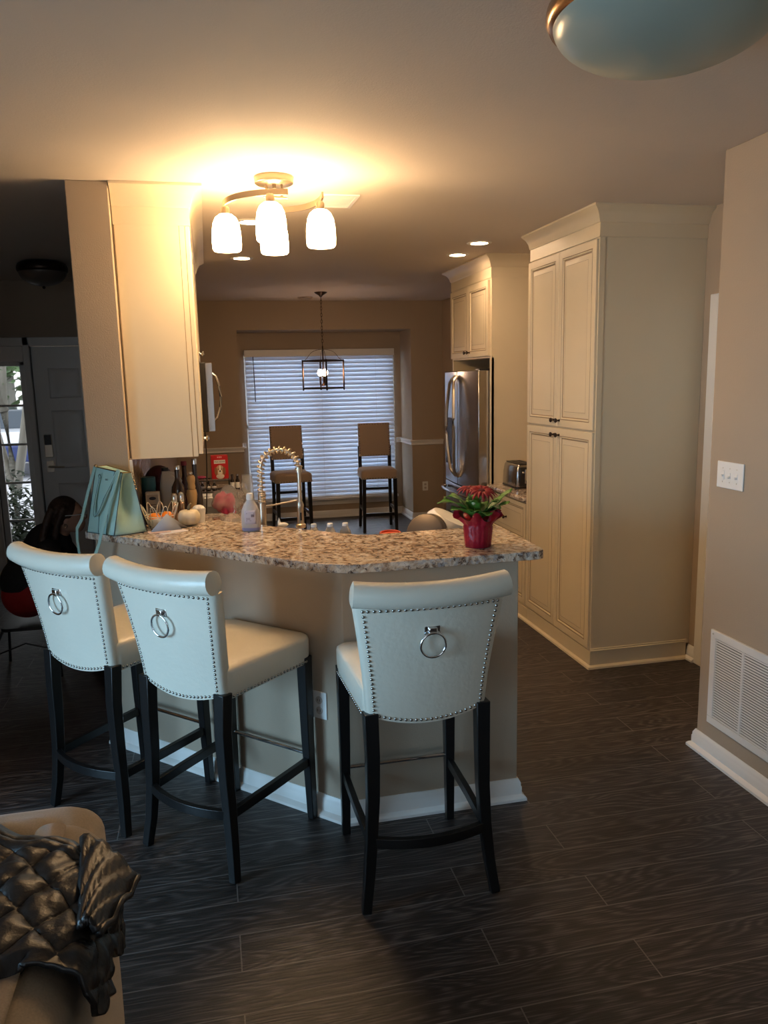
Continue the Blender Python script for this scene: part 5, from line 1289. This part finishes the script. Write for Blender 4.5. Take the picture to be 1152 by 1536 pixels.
# ---------------------------------------------------------------- entry: person on a chair
def capsules(segs, mb=None):
    mb = mb or MB()
    for p, q, r0, r1 in segs:
        p, q = Vector(p), Vector(q); n = 6
        mb.tube([tuple(p.lerp(q, i/n)) for i in range(n+1)], 1, 16, scale=lambda s, r0=r0, r1=r1: r0+(r1-r0)*s); mb.ball(tuple(p), r0, 16, 12); mb.ball(tuple(q), r1, 16, 12)
    return mb
def remesh(o, v, smooth=6):
    d = o.modifiers.new('r', 'REMESH'); d.mode = 'VOXEL'; d.voxel_size = v; d.use_smooth_shade = True
    d = o.modifiers.new('s', 'SMOOTH'); d.iterations = smooth; d.factor = .5
def person():
    L = (-1.15, 5.08, 0); t = thing('person', 'person in black jacket and red trousers sitting bent forward by the front door, partly hidden', 'person', L)
    sk = mat('skin', (.42, .24, .17), rough=.5)
    pel, che, nek = (0, 0, .50), (.13, 0, .80), (.215, -.02, .885)
    hd = Vector((.268, -.06, .985))
    mb = capsules([(pel, (.05, 0, .64), .13, .115), ((.05, 0, .64), che, .115, .12), (che, nek, .07, .052), (nek, tuple(hd+Vector((-.02, 0, -.04))), .052, .052)])
    for s in (-1, 1):
        hip, knee, ank = (.03, s*.085, .49), (.40, s*.10, .50), (.36, s*.10, .09)
        capsules([(hip, knee, .085, .058), (knee, ank, .056, .036), (ank, (.44, s*.11, .035), .036, .028)], mb)
        sh, el, wr = (.15, s*.165, .80), (.27, s*.20, .60), (.37, s*.12, .58)
        capsules([(che, sh, .07, .055), (sh, el, .048, .038), (el, wr, .037, .026), (wr, (.43, s*.105, .57), .028, .03)], mb)
        for k in range(4):
            y = s*(.085+.016*k); b = (.45, y, .575-.004*k); ln = (.055, .062, .058, .045)[k]
            capsules([((.43, y, .575), (.45+ln*.5, y, .57), .0085, .008), ((.45+ln*.5, y, .57), (.45+ln*.8, y, .55), .008, .007)], mb)
        capsules([((.41, s*.085, .58), (.44, s*.06, .575), .010, .008), ((.44, s*.06, .575), (.465, s*.055, .565), .008, .007)], mb)
    mb.ball(tuple(hd), (.092, .073, .105), 28, 20); mb.ball(tuple(hd+Vector((.045, 0, -.055))), (.05, .048, .055), 20, 14)
    mb.ball(tuple(hd+Vector((.098, 0, -.012))), (.018, .012, .022), 12, 8); mb.ball(tuple(hd+Vector((.085, 0, -.052))), (.016, .024, .008), 12, 8); mb.ball(tuple(hd+Vector((.08, 0, .025))), (.018, .045, .014), 12, 8)
    for s in (-1, 1): mb.ball(tuple(hd+Vector((-.005, s*.073, -.012))), (.018, .008, .028), 12, 8)
    b = obj('body', mb, sk, t, angle=180); remesh(b, .009, 3)
    for s in (-1, 1):
        obj('eye', MB().ball(tuple(hd+Vector((.082, s*.030, .005))), (.009, .012, .008), 12, 8), mat('eye_dark', (.05, .03, .02), rough=.2), t)
    # hair: long, over ears and back of the neck
    hm = MB().ball(tuple(hd+Vector((-.022, 0, .024))), (.095, .086, .100), 28, 20)
    for a in range(-4, 5):
        y = .018*a; hm.tube(bez(tuple(hd+Vector((-.07, y, .06))), tuple(hd+Vector((-.12, y*1.2, -.02))), tuple(hd+Vector((-.13, y*1.4, -.09))), tuple(hd+Vector((-.14, y*1.7, -.15))), 8), .024, 8)
    for s in (-1, 1): hm.tube(bez(tuple(hd+Vector((.0, s*.07, .07))), tuple(hd+Vector((-.04, s*.095, .0))), tuple(hd+Vector((-.06, s*.09, -.06))), tuple(hd+Vector((-.07, s*.08, -.13))), 8), .022, 8)
    h = obj('hair', hm, mat('brown_hair', (.035, .018, .012), rough=.5, bump=.8, bscale=60), t, angle=180); remesh(h, .008, 3)
    g = MB()
    for s in (-1, 1):
        c = hd+Vector((.105, s*.032, .004)); g.tube([tuple(c+Vector((0, .022*cos(a), .016*sin(a)))) for a in [2*pi*k/18 for k in range(18)]], .0025, 6, closed=True)
        g.tube([tuple(c+Vector((0, s*.022, .008))), tuple(hd+Vector((.05, s*.082, .012))), tuple(hd+Vector((-.01, s*.084, .012)))], .0028, 6)
    obj('glasses', g, mat('pale_frames', (.70, .75, .75), rough=.2), t, angle=180)
    obj('earring', MB().tube([tuple(hd+Vector((-.004, -.083, -.05+.012*sin(a)))+Vector((.009*cos(a), 0, 0))) for a in [2*pi*k/14 for k in range(14)]], .002, 6, closed=True), M_CHROME, t)
    jm = capsules([((-.02, 0, .58), (.05, 0, .66), .155, .145), ((.05, 0, .66), che, .145, .14), (che, (.18, -.01, .86), .10, .075)])
    for s in (-1, 1): capsules([(che, (.15, s*.165, .80), .09, .072), ((.15, s*.165, .80), (.27, s*.20, .60), .066, .054), ((.27, s*.20, .60), (.36, s*.125, .58), .054, .042)], jm)
    j = obj('jacket', jm, mat('black_cloth', (.012, .010, .010), rough=.8, bump=.4, bscale=40), t, angle=180); remesh(j, .012, 5)
    tm = capsules([((-.02, 0, .50), (.02, 0, .56), .155, .15)])
    for s in (-1, 1): capsules([((.03, s*.085, .49), (.40, s*.10, .50), .098, .068), ((.40, s*.10, .50), (.36, s*.10, .13), .066, .052)], tm)
    j = obj('trousers', tm, mat('red_cloth', (.30, .01, .012), rough=.75), t, angle=180); remesh(j, .012, 5)
    for s in (-1, 1): obj('shoe', MB().ball((.41, s*.108, .045), (.085, .042, .042), 20, 12), M_DARK, t, angle=180)
    # chair
    c = thing('metal_chair', 'thin legged black metal chair under the person by the entry', 'chair', (-1.17, 5.08, 0))
    obj('seat', MB().loft([[(x, y, z) for x, y in rrect(-.15, .17, -.15, .17, .05)] for z in (.30, .32)]), M_DARK, c)
    for x in (-.17, .17):
        for y in (-.17, .17): obj('leg', MB().tube([(x*.8, y*.8, .30), (x*1.05, y*1.05, .2), (x*1.12, y*1.12, .002)], .008, 8), M_DARK, c)
    obj('brace', MB().tube([(-.17, -.175, .17), (0, -.18, .23), (.17, -.175, .17)], .005, 8), M_DARK, c)
person()

# ---------------------------------------------------------------- outside the sidelight
def outside():
    struct('ground', MB().box(-14, 6, YBAY+.3, 40, -.25, -.15).box(-14, PX0-.2, YD+.14, YBAY+.31, -.25, -.15), mat('pale_concrete', (.55, .56, .58), rough=.8, vary=.15), label='pale driveway outside the entry')
    t = thing('street_tree', 'pale barked tree with forked trunks outside the sidelight', 'tree', (-2.62, 11.2, -.15))
    bk = mat('pale_bark', (.30, .29, .25), rough=.8, bump=.5, vary=.25)
    for p in ([(0, 0, 0), (.02, 0, .8), (-.02, 0, 1.6), (.04, 0, 2.6), (.1, 0, 4)], [(.02, 0, .5), (.16, 0, 1.1), (.27, 0, 1.7), (.3, 0, 2.6), (.5, 0, 3.8)], [(0, 0, .6), (-.2, .1, 1.3), (-.3, .1, 2.3), (-.5, .1, 3.8)], [(-.02, 0, 1.6), (-.18, 0, 2.3), (-.2, 0, 3.4)]):
        obj('trunk', MB().tube(bez(*p[:4]) if len(p) == 4 else p, .065, 10, scale=lambda s: 1-.5*s), bk, t, angle=180)
    rnd = random.Random(5); lf = MB()
    for i in range(900):
        c = Vector((rnd.gauss(0, .9), rnd.gauss(0, .7), rnd.uniform(1.9, 4.3))); a = rnd.uniform(0, 6.28); d = Vector((cos(a), sin(a), rnd.uniform(-.5, .5)))*.07; e = Vector((-sin(a), cos(a), rnd.uniform(-.5, .5)))*.035
        lf.add([c-d, c+e, c+d, c-e], [(0, 1, 2, 3)])
    tag(obj('foliage', lf, mat('leaf_outside', (.10, .2, .06), rough=.6), t, angle=180), None, None, kind='stuff')
    t = thing('shrub', 'dark leafy shrub low outside the sidelight', 'shrub', (-2.25, 9.6, -.15))
    lf = MB()
    for i in range(1500):
        c = Vector((rnd.gauss(0, .28), rnd.gauss(0, .25), abs(rnd.gauss(.35, .25)))); c.z = min(c.z, .95); a = rnd.uniform(0, 6.28); d = Vector((cos(a), sin(a), rnd.uniform(-.8, .8)))*.05; e = Vector((-sin(a), cos(a), rnd.uniform(-.5, .5)))*.02
        lf.add([c-d, c+e, c+d, c-e], [(0, 1, 2, 3)])
    tag(obj('foliage', lf, mat('shrub_leaf', (.03, .05, .025), rough=.6), t, angle=180), None, None, kind='stuff')
    obj('stem', MB().tube([(0, 0, 0), (.02, 0, .4), (-.03, 0, .7)], .015, 6), bk, t)
    t = thing('parked_car', 'parked car with dark blue lower body and red tail light outside the sidelight', 'car', (-4.0, 19.5, -.15))
    pr = [(-2.0, .35), (-2.05, .75), (-1.9, .98), (-1.2, 1.02), (-.6, 1.42), (1.0, 1.45), (1.7, 1.05), (2.1, .95), (2.15, .4)]
    mb = MB(); sec = [(y, z) for y, z in pr]
    def car(x0, x1, pts): return MB().loft([[(x, y, z) for y, z in pts] for x in (x0, x1)])
    obj('body', car(-.85, .85, [(-2.0, .35), (-2.05, .72), (2.1, .72), (2.12, .4)]), mat('car_blue', (.02, .04, .16), rough=.25, coat=.5), t, bevel=.05)
    obj('upper_body', car(-.84, .84, [(-2.04, .73), (-1.95, .98), (-1.25, 1.03), (1.5, 1.03), (2.1, .92), (2.1, .73)]), mat('car_white', (.72, .76, .8), rough=.25, coat=.5), t, bevel=.04)
    obj('cabin', car(-.72, .72, [(-1.3, 1.02), (-.9, 1.42), (.8, 1.45), (1.4, 1.02)]), mat('car_glass', (.05, .07, .09), rough=.08), t, bevel=.05)
    for s in (-1, 1): obj('tail_light', MB().box(s*.68-.14, s*.68+.14, -2.09, -2.0, .8, .97), mat('tail_red', (.7, .02, .03), rough=.25), t, bevel=.02)
    for x in (-.78, .78):
        for y in (-1.3, 1.35): obj('wheel', MB().tube([(x-.1, y, .32), (x+.1, y, .32)], .32, 24), M_DARK, t)
    for i, (x, y) in enumerate(((-7.5, 33), (-15.5, 31), (.5, 37))):
        t = thing('background_tree', ('leafy tree far outside, behind the parked car', 'leafy tree far outside, left of the parked car', 'leafy tree far outside, right of the parked car')[i], 'tree', (x, y, -.15), group='trees across the street')
        obj('trunk', MB().tube([(0, 0, 0), (0, 0, 4)], .2, 8), bk, t)
        lf = MB()
        for k in range(1300):
            c = Vector((rnd.gauss(0, 1.3), rnd.gauss(0, 1.3), rnd.gauss(4.2, 1.4))); a = rnd.uniform(0, 6.28); d = Vector((cos(a), sin(a), rnd.uniform(-.8, .8)))*.3; e = Vector((-sin(a), cos(a), rnd.uniform(-.5, .5)))*.2
            lf.add([c-d, c+e, c+d, c-e], [(0, 1, 2, 3)])
        tag(obj('foliage', lf, mat('far_leaf', (.08, .13, .05), rough=.7), t, angle=180), None, None, kind='stuff')
outside()
